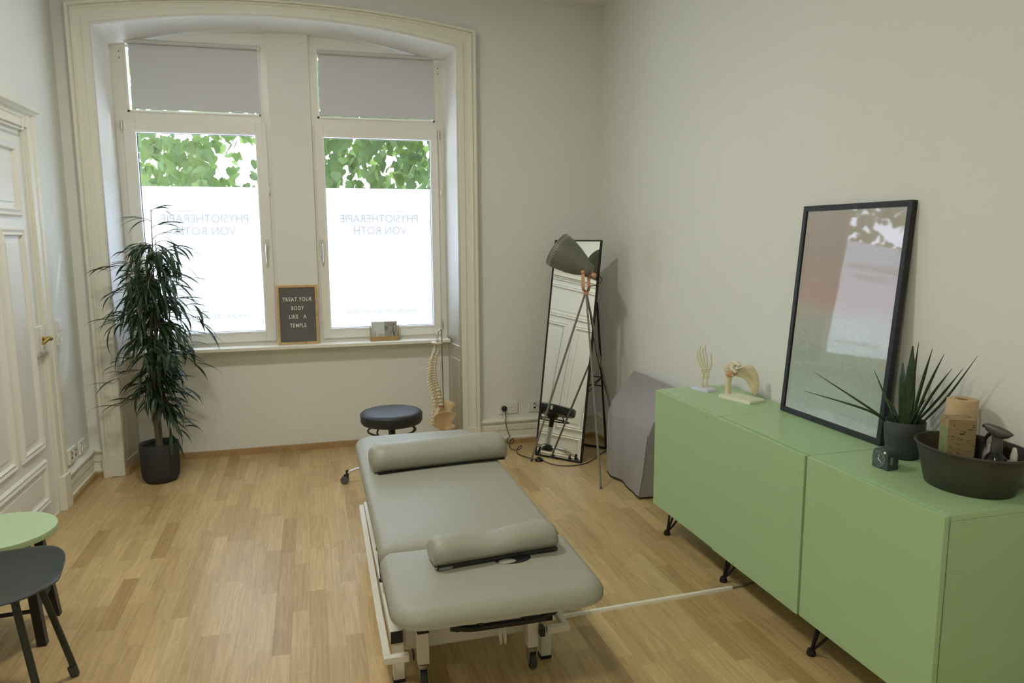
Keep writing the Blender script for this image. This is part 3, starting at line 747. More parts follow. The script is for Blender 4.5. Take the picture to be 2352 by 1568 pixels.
def shoulder_model():
    t = thing('shoulder_model', 'shoulder joint model with shoulder blade on a cream stand', 'anatomical model', (1.98, 3.06, 0.768))
    a = Vector((0.27,-0.963,0)).normalized(); d = Vector((0.963,0.27,0))   # a: along the stand (image right)
    c = Vector((1.985, 3.06, 0.768))
    def P(s, z, q=0): return c + a*s + d*q + Vector((0,0,z))
    bm = B()
    loft(bm, [[P(p.y*s, z, p.x*s) for p in rrect(0,0,0.105,0.20,0.006,0)] for s, z in ((1,0.0),(1,0.010),(0.95,0.016))]); fin('stand', bm, STANDC, t)
    bm = B(); tube(bm, [P(-0.085,0.014),P(-0.085,0.05),P(-0.083,0.10),P(-0.080,0.125)], [0.0155,0.0140,0.0150,0.019], 14); fin('upper_arm_bone', bm, BONE, t)
    bm = B(); ball(bm, P(-0.078,0.138), 0.028, (1,1,0.95), 16); ball(bm, P(-0.094,0.140), 0.020, (1,1,1.1), 12); h = fin('humeral_head', bm, BONEP, t)
    bm = B(); ball(bm, P(-0.052,0.128,-0.012), 0.024, (0.9,0.75,1.0), 12); ball(bm, P(-0.068,0.118,-0.014), 0.018, (1,0.8,0.9), 12); ball(bm, P(-0.046,0.166,0), 0.018, (1.5,0.9,0.55), 12); fin('joint_ligaments', bm, LIGAM, t)
    # nodules
    bm = B()
    for s,z,q in ((-0.085,0.150,-0.025),(-0.096,0.140,-0.02),(-0.078,0.158,-0.018),(-0.066,0.150,-0.03),(-0.04,0.115,-0.022),(-0.082,0.112,-0.022),(-0.06,0.140,-0.03)): ball(bm, P(s,z,q), 0.0052, n=8)
    fin('tendon_ends', bm, BONE2, t)
    # scapula blade: curved plate
    pts = [(-0.050,0.118),(-0.040,0.140),(-0.020,0.148),(0.000,0.156),(0.014,0.165),(0.036,0.171),(0.055,0.160),(0.072,0.135),(0.082,0.105),(0.086,0.075),(0.084,0.045),(0.074,0.028),(0.062,0.022),(0.050,0.032),(0.035,0.062),(0.016,0.090),(-0.006,0.104),(-0.030,0.106)]
    cx = sum(p[0] for p in pts)/len(pts); cz = sum(p[1] for p in pts)/len(pts)
    bm = B()
    ab = Vector((0.78,-0.62,0)).normalized(); db = Vector((0.62,0.78,0)).normalized(); o_ = P(-0.045, 0)
    def ringf(k, dd, bul): return [o_ + ab*((cx+(x-cx)*k)+0.040)*0.92 + db*(dd + bul*(1-k)) + Vector((0,0,cz+(z-cz)*k)) for x, z in pts]
    loft(bm, [ringf(0.3,-0.004,0.006), ringf(0.6,-0.003,0.006), ringf(0.93,-0.003,0.004), ringf(1,0.0,0), ringf(0.93,0.003,0.004), ringf(0.6,0.003,0.006), ringf(0.3,0.002,0.006)])
    fin('shoulder_blade', bm, BONE, t, ang=60)
    bm = B(); tube(bm, smoothpath([P(-0.060,0.178,-0.004),P(-0.035,0.180,-0.012),P(-0.012,0.176,-0.018),P(-0.002,0.165,-0.02)], 5), [0.008]*6+[0.010]*6+[0.011]*4, 10)
    tube(bm, smoothpath([P(-0.010,0.178,-0.02),P(-0.034,0.168,-0.026),P(-0.034,0.150,-0.03),P(-0.014,0.134,-0.026)], 5), [0.006]*4+[0.011]*8+[0.008]*4, 10)
    fin('collarbone_stub', bm, BONE2, t)
shoulder_model()

def spine_model():
    t = thing('spine_model', 'hanging spine and pelvis model on a rod stand by the window jamb', 'anatomical model', (0.80, 4.78, 0))
    Y = 4.72
    bm = B()
    tube(bm, smoothpath([(0.833,4.80,0.088),(0.822,4.78,0.41),(0.812,4.75,0.80),(0.808,4.73,0.935),(0.800,4.72,0.952),(0.788,4.72,0.948),(0.780,4.72,0.925)], 6), 0.0042, 8)
    fin('hanging_rod', bm, STEEL, t)
    bm = B(); 
    for k in range(5): a = 2*pi*k/5+0.3; tube(bm, [(0.833,4.80,0.100),(0.833+0.16*cos(a),4.80+0.16*sin(a),0.083)], 0.008, 8)
    fin('stand_foot', bm, STEEL, t)
    bm = B(); L = [Vector((0.778+0.006*cos(a), Y, 0.905+0.016*sin(a))) for a in [2*pi*k/16 for k in range(16)]]; tube(bm, L, 0.002, 6, closed=True)
    lathe(bm, [(0.009,0),(0.009,0.006),(0.005,0.010),(0.004,0.016)], (0.776,Y,0.876), n=12); fin('chain_link', bm, STEEL, t)
    bm = B()
    n = 26; top = []; 
    rr = [0.036*(1+0.10*sin(3*2*pi*k/n+1)+0.05*sin(7*2*pi*k/n)) for k in range(n)]
    loft(bm, [[Vector((0.771+rr[k]*s*cos(2*pi*k/n), Y+rr[k]*s*sin(2*pi*k/n), z+0.25*rr[k]*s*cos(2*pi*k/n)*-0.5)) for k in range(n)] for s, z in ((0.5,0.858),(0.95,0.862),(1.0,0.868),(0.93,0.873),(0.3,0.876))])
    fin('skull_base_plate', bm, BONEP, t, ang=60)
    C = smoothpath([(0.778,Y,0.858),(0.777,Y,0.835),(0.770,Y,0.805),(0.757,Y,0.765),(0.749,Y,0.710),(0.749,Y,0.650),(0.755,Y,0.595),(0.768,Y,0.550),(0.779,Y,0.500),(0.786,Y,0.448)], 20)
    # 24 vertebrae along the curve with growing size
    cum = [0]
    for p, q in zip(C, C[1:]): cum.append(cum[-1]+(q-p).length)
    sizes = [0.62+0.38*(i/23)**0.9 for i in range(24)]; gaps = [0.75 if i < 7 else (1.0 if i < 19 else 1.45) for i in range(24)]
    tot = sum(gaps); acc = 0; rng = random.Random(5)
    for i in range(24):
        s = (acc+gaps[i]/2)/tot*cum[-1]; acc += gaps[i]
        j = max(k for k in range(len(cum)) if cum[k] <= s); j = min(j, len(C)-2)
        p = C[j].lerp(C[j+1], (s-cum[j])/max(1e-6, cum[j+1]-cum[j])); d = (C[j+1]-C[j]).normalized()
        h = gaps[i]/tot*cum[-1]; f = Vector((-d.z,0,d.x)); f = -f if f.x < 0 else f          # forward = +x
        side = Vector((0,1,0)); r = 0.0168*sizes[i]*(1.2 if i >= 19 else 1)
        bm = B()
        lathe(bm, [(r*1.0,-h*0.40),(r*0.86,0),(r*1.0,h*0.40)], p+f*0.006, -d, 12)
        b = p - f*r*1.3
        L_ = (0.012 if i < 7 else 0.020 if i < 19 else 0.018)*sizes[i]*1.35; dz = (0.25 if i < 7 else 0.9 if i < 19 else 0.2)
        e = b - f*L_*1.0 + d*L_*dz
        tube(bm, [b+f*r*0.5, b, b.lerp(e,0.6), e], [0.009*sizes[i],0.0080*sizes[i],0.0055*sizes[i],0.0064*sizes[i]], 7)
        for sgn in (1,-1):
            q = b + side*sgn*(0.024 if i < 19 else 0.028)*sizes[i]*1.1 - f*0.005 + d*(-0.002)
            tube(bm, [b, b.lerp(q,0.6), q], [0.0065,0.0050,0.0054], 6)
            ball(bm, b + side*sgn*0.008 + d*h*0.4, 0.0062*sizes[i]*1.1, (1,1,1.4), 6)
        fin('vertebra', bm, BONEP if i < 6 else BONE, t, ang=60)
    bm = B(); lathe(bm, [(0.013,-0.003),(0.0145,0),(0.013,0.003)], (0.790,Y,0.441), (0.15,0,1), 14); fin('red_disc', bm, REDD, t)
    bm = B()
    loft(bm, [[Vector((x+rx*cos(2*pi*k/14), Y+ry*sin(2*pi*k/14), z)) for k in range(14)] for x, z, rx, ry in ((0.780,0.436,0.017,0.032),(0.768,0.410,0.016,0.034),(0.752,0.375,0.013,0.028),(0.744,0.340,0.010,0.018),(0.748,0.310,0.007,0.010),(0.760,0.292,0.004,0.006))])
    for k in range(5):
        for sgn in (1,-1): ball(bm, (0.752-0.008*k*0.3, Y-0.010*sgn-0.012, 0.415-0.022*k), 0.0055, n=6)
    for k in range(5): ball(bm, (0.738-0.002*k, Y, 0.418-0.024*k), 0.0075, (1,0.8,1.3), 8)
    fin('sacrum', bm, BONE, t, ang=60)
    # the two iliac wings + ischium
    def wing(sgn):
        # outline in (forward, z), flare outward with height
        pts = [(0.742,0.400),(0.765,0.425),(0.800,0.437),(0.840,0.438),(0.880,0.425),(0.893,0.412),(0.880,0.385),(0.862,0.355),(0.850,0.325),(0.835,0.300),(0.812,0.290),(0.785,0.300),(0.762,0.330),(0.745,0.362)]
        cx, cz = 0.812, 0.36
        def ring(k, off):
            out = []
            for x, z in pts:
                xx = cx+(x-cx)*k; zz = cz+(z-cz)*k
                y = 0.034 + 0.055*max(0, (zz-0.29)/0.15)**0.8 + off - 0.018*(1-k)
                # whole pelvis is turned so that one wing reaches towards the viewer
                out.append(Vector((xx + sgn*(-0.16)*y*1.0 + (0.0), Y + sgn*(-1)*y, zz-(0.012 if sgn > 0 else -0.020))))
            return out
        bm = B(); loft(bm, [ring(0.35,-0.004), ring(0.75,-0.003), ring(0.97,-0.003), ring(1.0,0.0), ring(0.97,0.004), ring(0.75,0.003), ring(0.35,0.002)])
        yb = Y - sgn*0.055
        tube(bm, smoothpath([(0.828,yb,0.305),(0.835,yb+sgn*0.005,0.270),(0.815,yb+sgn*0.012,0.235),(0.850,yb+sgn*0.03,0.225),(0.875,yb+sgn*0.046,0.262),(0.868,yb+sgn*0.048,0.285)], 4), [0.022]*4+[0.015]*10+[0.010]*7, 10)
        tube(bm, [(0.850,yb,0.302),(0.880,yb+sgn*0.03,0.292),(0.882,yb+sgn*0.05,0.280)], 0.010, 8)
        fin('hip_bone', bm, mat('bone_tan', (0.66,0.48,0.27), 0.5, var=0.1, vscale=30), t, ang=60)
    wing(1); wing(-1)
    t.location = (0.84, 5.02, -0.078); t.scale = (1.05, 1.05, 1.05)
spine_model()

# ------------------------------------------------------------------ plants
def ficus():
    rng = random.Random(21)
    c = Vector((-1.00, 5.035, 0))
    t = thing('potted_ficus', 'tall potted plant with long drooping dark leaves by the left window', 'potted plant', c)
    # ribbed pot
    bm = B(); n = 120; prof = [(0.080,0.0),(0.095,0.006),(0.108,0.03),(0.114,0.08),(0.117,0.20),(0.119,0.247),(0.117,0.252),(0.109,0.250),(0.106,0.235),(0.104,0.225)]
    rings = []
    for r, z in prof:
        rib = 0.0016 if 0.02 < z < 0.235 and r > 0.107 else 0
        rings.append([c + Vector(((r+rib*(1 if k % 2 else -1))*cos(2*pi*k/n), (r+rib*(1 if k % 2 else -1))*sin(2*pi*k/n), z)) for k in range(n)])
    loft(bm, rings, True, True, False); fin('plant_pot', bm, POTD, t, ang=70)
    bm = B(); lathe(bm, [(0.105,0.0),(0.05,0.004),(0.0001,0.005)], c+Vector((0,0,0.222)), n=24); fin('soil', bm, SOIL, t)
    bm = B()
    stems = []
    for dx, dy, top in ((0,0,1.74),(0.018,0.012,1.55),(-0.018,0.008,1.45)):
        P = smoothpath([c+Vector((dx*0.7,dy,0.22)), c+Vector((dx,dy,0.6)), c+Vector((dx*1.5+0.035,dy*1.4,1.1)), c+Vector((dx*0.6+0.055,dy,top))], 8)
        tube(bm, P, [0.0095*(1-0.78*i/len(P)) for i in range(len(P))], 8); stems.append(P)
    fin('stem', bm, BARK, t)
    br = B(); lf = B(); spine_ = stems[0]
    def at(z):
        for p, q in zip(spine_, spine_[1:]):
            if p.z <= z <= q.z: return p.lerp(q, (z-p.z)/max(1e-6, q.z-p.z))
        return spine_[-1]
    def leaf(p, az, pitch, L, w, droop):
        # strip leaf: starts in direction (az, pitch) and droops
        m = 7; pos = Vector(p); ang = pitch; ring = []
        h = Vector((cos(az), sin(az), 0)); sd = Vector((-sin(az), cos(az), 0))
        tw = rng.uniform(-0.5, 0.5)
        for k in range(m+1):
            u = k/m; ww = w*(sin(pi*min(1, (u*0.92+0.06)))**0.75)*(1 if u < 0.55 else (1-(u-0.55)/0.45*0.75))
            if k == m: ww = 0.0006
            d = h*cos(ang)+Vector((0,0,sin(ang))); nrm = d.cross(sd)
            s2 = sd*cos(tw)+nrm*sin(tw)
            ring.append((lf.verts.new(pos - s2*ww), lf.verts.new(pos + nrm*(-ww*0.35)), lf.verts.new(pos + s2*ww)))
            pos = pos + d*(L/m); ang -= droop/m
        for a, b in zip(ring, ring[1:]):
            lf.faces.new((a[0],a[1],b[1],b[0])); lf.faces.new((a[1],a[2],b[2],b[1]))
    for i in range(146):
        z = 0.50 + 1.02*((i+0.5)/146)**0.95; p0 = at(z)
        az = rng.uniform(0, 2*pi)
        env = min(1.0, 0.35+0.65*math.sin(pi*min(1, max(0, (1.86-z)/1.25)))**0.6) if z > 0.6 else 0.75
        Lb = rng.uniform(0.07, 0.27)*env*(1.25 if 0.6 < z < 1.15 else 1.0)*(1.2 if cos(az) > 0.3 else 1.0)
        if cos(az) < -0.6: Lb *= 0.95
        if sin(az) > 0.3: Lb *= 0.6
        el = rng.uniform(0.15, 0.9) if z > 0.6 else rng.uniform(-0.5, 0.35)
        h = Vector((cos(az), sin(az), 0))
        P = [p0]; a = el
        for k in range(6):
            P.append(P[-1] + (h*cos(a)+Vector((0,0,sin(a))))*Lb/6); a -= 0.25
        tube(br, P, [0.003*(1-0.6*k/6) for k in range(7)], 5)
        nl = rng.randint(4, 7)
        for j in range(nl):
            u = 0.25+0.75*j/(nl-1) if nl > 1 else 1; q = P[min(6, int(u*6))]
            la = az + rng.uniform(-1.2, 1.2)
            L = rng.uniform(0.13, 0.23)*(0.8 if z > 1.35 else 1); reach = Vector((cos(la), sin(la), 0))*L
            if q.x + reach.x < -1.40: L *= 0.6
            if q.y + reach.y > 5.40 and q.x+reach.x < 9: L *= 0.7
            if q.y + reach.y > 5.36: la += pi
            leaf(q, la, rng.uniform(-1.1, 0.3), L, rng.uniform(0.0088, 0.0128), rng.uniform(0.4, 1.4))
    # a few long arching shoots seen clear of the crown
    for z, az, Lb, el in ((1.35, pi+0.15, 0.26, 0.55),(1.25, pi-0.3, 0.26, 0.35),(1.1,pi+0.5,0.24,0.3),(0.55, pi+0.3, 0.20, 0.3),(0.48, -0.35, 0.20, -0.3),(1.45, -0.25, 0.22, 0.7),(1.55, -0.5, 0.16, 0.7),(1.15,-0.2,0.26,0.2),(1.0,-0.35,0.26,0.1),(0.85,-0.15,0.26,0.15),(0.72,pi+0.1,0.26,0.25),(0.80,pi-0.2,0.24,0.3),(0.45,-0.1,0.20,-0.1),(0.66,-0.3,0.22,0.1),(1.62,0.1,0.06,0.9),(1.66,pi,0.06,0.8),(1.72,-0.2,0.05,1.0)):
        p0 = at(z); h = Vector((cos(az), sin(az), 0)); P = [p0]; a = el
        for k in range(6): P.append(P[-1] + (h*cos(a)+Vector((0,0,sin(a))))*Lb/6); a -= 0.2
        tube(br, P, [0.0028*(1-0.6*k/6) for k in range(7)], 5)
        for j in range(5): leaf(P[2+j], az+rng.uniform(-0.5,0.5), rng.uniform(-0.2,0.5), rng.uniform(0.14,0.20), 0.0085, rng.uniform(0.7,1.4))
    fin('twigs', br, BARK, t); fin('foliage', lf, LEAFIN, t, ang=60)
ficus()

def sansevieria():
    c = Vector((2.020, 2.085, 0.768))
    t = thing('potted_sansevieria', 'spiky green succulent in a slate grey pot beside the framed print', 'potted plant', c)
    bm = B(); lathe(bm, [(0.046,0.0),(0.052,0.004),(0.060,0.04),(0.066,0.085),(0.068,0.132),(0.066,0.135),(0.062,0.132),(0.060,0.11)], c, n=40, cap=False); bm2 = B(); lathe(bm2, [(0.052,0.002),(0.001,0.002)], c, n=40, cap=False); join(bm, bm2)
    fin('plant_pot', bm, POTG, t, ang=50)
    bm = B(); lathe(bm, [(0.0615,0.0),(0.03,0.004),(0.0001,0.005)], c+Vector((0,0,0.108)), n=20); fin('soil', bm, SOIL, t)
    tips = [((1.78,2.28,1.055),0.0055,(1.93,2.14,0.93)),((1.745,2.28,0.985),0.0055,(1.90,2.13,0.935)),((1.99,2.215,1.062),0.0065,(1.995,2.14,0.95)),
            ((2.03,2.06,1.185),0.0070,None),((2.03,2.00,1.172),0.0075,None),((2.04,1.96,1.16),0.0065,None),((2.04,1.925,1.115),0.0065,None),((2.06,1.90,1.12),0.0060,(2.05,1.98,1.00)),((2.06,1.85,1.170),0.0055,(2.05,1.955,1.00)),
            ((2.03,2.085,1.17),0.016,None),((2.045,2.14,1.10),0.013,None),((2.01,2.11,1.06),0.010,None),((2.02,2.05,1.02),0.008,None),((1.99,2.16,0.98),0.006,None),((2.05,2.03,0.99),0.007,None),((2.00,2.00,0.97),0.006,None)]
    rng = random.Random(4)
    for (tx,ty,tz), w, mid in tips:
        d = Vector((tx,ty,tz)); b = c + Vector(((tx-c.x)*0.10+rng.uniform(-0.01,0.01), (ty-c.y)*0.16+rng.uniform(-0.008,0.008), 0.105))
        b.x = max(b.x, c.x-0.045)
        m = Vector(mid) if mid else b.lerp(d, 0.5) + Vector((0,0,0.015))
        P = smoothpath([b, m, d], 7); n = len(P); flat = w > 0.009
        rad_ = [w*(0.95 if w > 0.009 else 0.62)*(0.75 + 0.45*sin(pi*min(1,(i/n)*1.1+0.08)))*(1 if i < n*0.6 else max(0.06, 1-(i-n*0.6)/(n*0.4)*0.94)) for i in range(n)]
        bm = B()
        if not flat: tube(bm, P, rad_, 8)
        else:
            rings = [[p + Vector((0.35,-0.93,0))*r*cos(2*pi*k/8) + Vector((0.93,0.35,0))*r*0.28*sin(2*pi*k/8) for k in range(8)] for p, r in zip(P, rad_)]; loft(bm, rings)
        fin('leaf', bm, LEAFSN, t, ang=60)
sansevieria()

# ------------------------------------------------------------------ alarm clock
def clock():
    t = thing('alarm_clock', 'small dark grey alarm clock with pale hands on the green sideboard', 'clock', (1.865, 1.985, 0.768))
    # front face plane faces (-x, slightly -y)
    o = Vector((1.840, 2.030, 0.7685)); u = Vector((0.02,-1,0)).normalized(); d = Vector((1,0.10,0)).normalized(); z = Vector((0,0,1))
    Wd, Hh, Dp = 0.068, 0.070, 0.050
    def P(a, h, q): return o + u*a + z*h + d*q
    out = [(0,0),(Wd,0)]
    r = 0.026
    out += [(Wd, Hh-r)] + [(Wd-r+r*cos(x), Hh-r+r*sin(x)) for x in [pi/2*k/8 for k in range(1,9)]]
    out += [(r+r*cos(x), Hh-r+r*sin(x)) for x in [pi/2+pi/2*k/8 for k in range(9)]]
    bm = B(); loft(bm, [[P(a,h,q) for a, h in out] for q in (0, Dp)]); fin('clock_body', bm, CLOCKM, t, ang=30, bevel=0.0015)
    fc = P(0.031, 0.034, -0.0015)
    bm = B(); lathe(bm, [(0.027,-0.002),(0.027,0.001),(0.001,0.001)], fc, -d, 36); f = fin('clock_face', bm, CLOCKF, t)
    bm = B(); L = [fc - d*0.0012 + (u*cos(a)+z*sin(a))*0.027 for a in [2*pi*k/36 for k in range(36)]]; tube(bm, L, 0.0007, 6, closed=True); fin('face_ring', bm, mat('ring_pale',(0.35,0.40,0.38),0.3), f)
    bm = B()
    for k in range(12):
        a = 2*pi*k/12; e = (u*cos(a)+z*sin(a)); tube(bm, [fc-d*0.0022+e*0.021, fc-d*0.0022+e*0.024], 0.0005, 5)
    fin('hour_marks', bm, BUTTON, f)
    bm = B()
    for a, L_, w in ((rad(78),0.014,0.0010),(rad(-38),0.020,0.0010)):
        e = u*cos(a)+z*sin(a); tube(bm, [fc-d*0.003, fc-d*0.003+e*L_], w, 6)
    tube(bm, [fc-d*0.003, fc-d*0.003+(u*0.12+z)*0.018], 0.0005, 6)
    lathe(bm, [(0.0028,0),(0.0028,0.002)], fc-d*0.0015, -d, 10); fin('clock_hand', bm, BUTTON, f)
    bm = B(); lathe(bm, [(0.0045,-0.001),(0.0045,0.003),(0.003,0.004)], P(0.056,0.060,0), -d, 14); fin('alarm_button', bm, BUTTON, t)
    bm = B(); obx(bm, P(Wd+0.001,0.032,0.018), d, u, z, 0.010, 0.003, 0.026); fin('side_switch', bm, mat('switch_olive',(0.24,0.25,0.18),0.4), t, smooth=False, bevel=0.001)
clock()

# ------------------------------------------------------------------ zinc tub and its contents
TC = Vector((1.982, 1.775, 0.768))
def tub():
    t = thing('oval_tub', 'dark grey metal tub holding bottles and a paper roll on the sideboard', 'tub', TC)
    def ov(rx, ry, z, n=48): return [TC + Vector((rx*cos(2*pi*k/n), ry*sin(2*pi*k/n), z)) for k in range(n)]
    bm = B()
    loft(bm, [ov(0.112,0.128,0.0), ov(0.116,0.133,0.003), ov(0.130,0.156,0.085), ov(0.137,0.170,0.122), ov(0.142,0.175,0.124), ov(0.1435,0.177,0.128), ov(0.142,0.175,0.132), ov(0.136,0.169,0.131), ov(0.127,0.153,0.085), ov(0.113,0.129,0.006)], True, True, True)
    fin('tub_body', bm, TUBM, t, ang=50)
tub()
def paper_roll():
    c = Vector((2.046, 1.880, 0.832)); t = thing('paper_towel_roll', 'brown paper towel roll standing at the back of the dark tub', 'paper roll', c)
    bm = B(); lathe(bm, [(0.0455,0),(0.0465,0.004),(0.0465,0.184),(0.045,0.190),(0.0225,0.191),(0.0215,0.188),(0.0215,0.01)], c, n=40, cap=False); fin('paper', bm, PAPERB, t, ang=40)
    bm = B(); lathe(bm, [(0.0213,0.002),(0.0213,0.186),(0.0195,0.186),(0.0195,0.002)], c, n=28, cap=False); lathe(bm, [(0.0195,0.12),(0.0001,0.12)], c, n=28, cap=False); fin('cardboard_core', bm, CARDCORE, t)
paper_roll()
def carton():
    c = Vector((1.923, 1.775, 0.7765))
    t = thing('botanical_carton', 'kraft carton printed with brown leaves, in front of the paper roll', 'carton', c)
    v = Vector((0.45,0.89,0)).normalized(); u = Vector((0.89,-0.45,0)).normalized(); z = Vector((0,0,1))
    H = 0.203; w, d = 0.080, 0.068
    q = Vector((1.920, 1.808, 0.7765)) + u*w/2 + v*d/2
    bm = B(); obx(bm, q+z*H/2, u, v, z, w, d, H); fin('carton_body', bm, BOXP, t, smooth=False, bevel=0.001)
    # green printed face towards the window side (-u)
    bm = B(); obx(bm, q-v*(d/2+0.0003)+z*H/2-u*0.0, u, v, z, w-0.003, 0.0006, H-0.004)
    bm.free()
    bm = B(); obx(bm, q-u*(w/2+0.0002)+z*(H*0.44), u, v, z, 0.0006, d-0.004, H*0.80); fin('green_panel', bm, BOXG, t, smooth=False)
carton()
def spray():
    c = Vector((2.005, 1.708, 0.7765)); t = thing('spray_bottle', 'glossy black spray bottle with trigger head in the tub', 'bottle', c)
    bm = B(); lathe(bm, [(0.030,0),(0.034,0.004),(0.035,0.07),(0.034,0.085),(0.028,0.102),(0.017,0.118),(0.0145,0.124)], c, n=32); fin('bottle_body', bm, GLOSSB, t, ang=60)
    bm = B(); lathe(bm, [(0.0165,0.120),(0.0165,0.142),(0.015,0.150),(0.016,0.165)], c, n=20)
    f = Vector((-0.15,0.98,0)).normalized()   # nozzle points towards the carton
    z = Vector((0,0,1)); s_ = f.cross(z)
    rings = []
    for a, zt, zb, w in ((-0.042,0.186,0.178,0.008),(-0.030,0.193,0.168,0.011),(-0.008,0.199,0.160,0.013),(0.018,0.202,0.168,0.012),(0.036,0.202,0.180,0.010)):
        m_ = (zt+zb)/2; hh = (zt-zb)/2
        rings.append([c + f*a + s_*w*cos(2*pi*k/10) + z*(m_+hh*sin(2*pi*k/10)) for k in range(10)])
    loft(bm, rings); fin('spray_head', bm, TRIGG, t, ang=50)
    bm = B(); tube(bm, smoothpath([c+f*0.022+z*0.172, c+f*0.034+z*0.158, c+f*0.040+z*0.135], 4), [0.006,0.006,0.006,0.0055,0.005,0.005,0.0045,0.004,0.004], 8); fin('trigger', bm, BLACK, t)
    bm = B(); tube(bm, [c+f*0.034+z*0.192, c+f*0.046+z*0.192], 0.006, 10); fin('nozzle', bm, BLACK, t)
spray()
def small_bottle(c, s, label, kind):
    t = thing('pump_bottle' if kind else 'dropper_bottle', label, 'bottle', c, 'white bottles in the tub'); c = Vector(c)
    bm = B(); lathe(bm, [(0.017*s,0),(0.019*s,0.003),(0.019*s,0.085*s),(0.016*s,0.098*s),(0.010*s,0.104*s)], c, n=24); fin('bottle_body', bm, mat('bottle_white',(0.42,0.44,0.38),0.3), t, ang=60)
    bm = B(); lathe(bm, [(0.011*s,0.104*s),(0.011*s,0.122*s),(0.0085*s,0.128*s),(0.007*s,0.140*s),(0.004*s,0.145*s)], c, n=20); fin('bottle_cap', bm, WHITEP, t, ang=40)
small_bottle((2.045,1.762,0.776), 1.12, 'white bottle standing behind the trigger of the black sprayer', 1)
small_bottle((2.055,1.690,0.776), 0.92, 'white bottle right of the black sprayer by the tub rim', 0)

# ------------------------------------------------------------------ letter board and card holder
def letter_board():
    x0, x1 = -0.250, 0.033; H = 0.425; tl = math.atan2(0.045, H)
    up = Vector((0, sin(tl), cos(tl))); nr = Vector((0, -cos(tl), sin(tl))); base = Vector((0, 5.435, 0.7975))
    t = thing('letter_board', 'grey felt letter board in a pine frame standing on the sill', 'letter board', ((x0+x1)/2, 5.435, 0.7975))
    def pt(x, h, d): return base + Vector((x,0,0)) + up*h - nr*d
    def slab(bm, xa, xb, h0, h1, d0, d1): loft(bm, [[pt(xa,h0,d),pt(xb,h0,d),pt(xb,h1,d),pt(xa,h1,d)] for d in (d0,d1)])
    w = 0.017; bm = B()
    slab(bm, x0, x0+w, 0, H, -0.0, 0.022); slab(bm, x1-w, x1, 0, H, -0.0, 0.022); slab(bm, x0+w, x1-w, 0, w, 0, 0.022); slab(bm, x0+w, x1-w, H-w, H, 0, 0.022)
    fin('frame', bm, PINE, t, smooth=False, bevel=0.0015)
    for x, h, a, b in ((x1-0.008,0.205,0.004,0.012),(x1-0.011,0.30,0.003,0.005),(-0.06,0.008,0.018,0.004),(-0.125,0.010,0.005,0.003)):
        bm = B(); slab(bm, x-a/2, x+a/2, h-b/2, h+b/2, -0.0004, 0.001); fin('wood_knot', bm, mat('knot', (0.10,0.05,0.02), 0.6), t, smooth=False)
    bm = B(); slab(bm, x0+w, x1-w, w, H-w, 0.007, 0.016); fin('felt_panel', bm, FELT, t, smooth=False)
    bm = B(); cx = (x0+x1)/2
    for s, h, sc, dx in (('TREAT YOUR', 0.322, 1, 0), ('BODY', 0.259, 1, 0), ('LIKE   A', 0.197, 1, -0.002), ('TEMPLE', 0.134, 1, 0)):
        join(bm, text_bm(s, 0.039, (1,0,0), up, pt(cx+dx, h, 0.006), 0.0006, spacing=1.22, font_scale_x=0.74, bold=0.0004))
    fin('lettering', bm, LETTER, t, smooth=False)
letter_board()
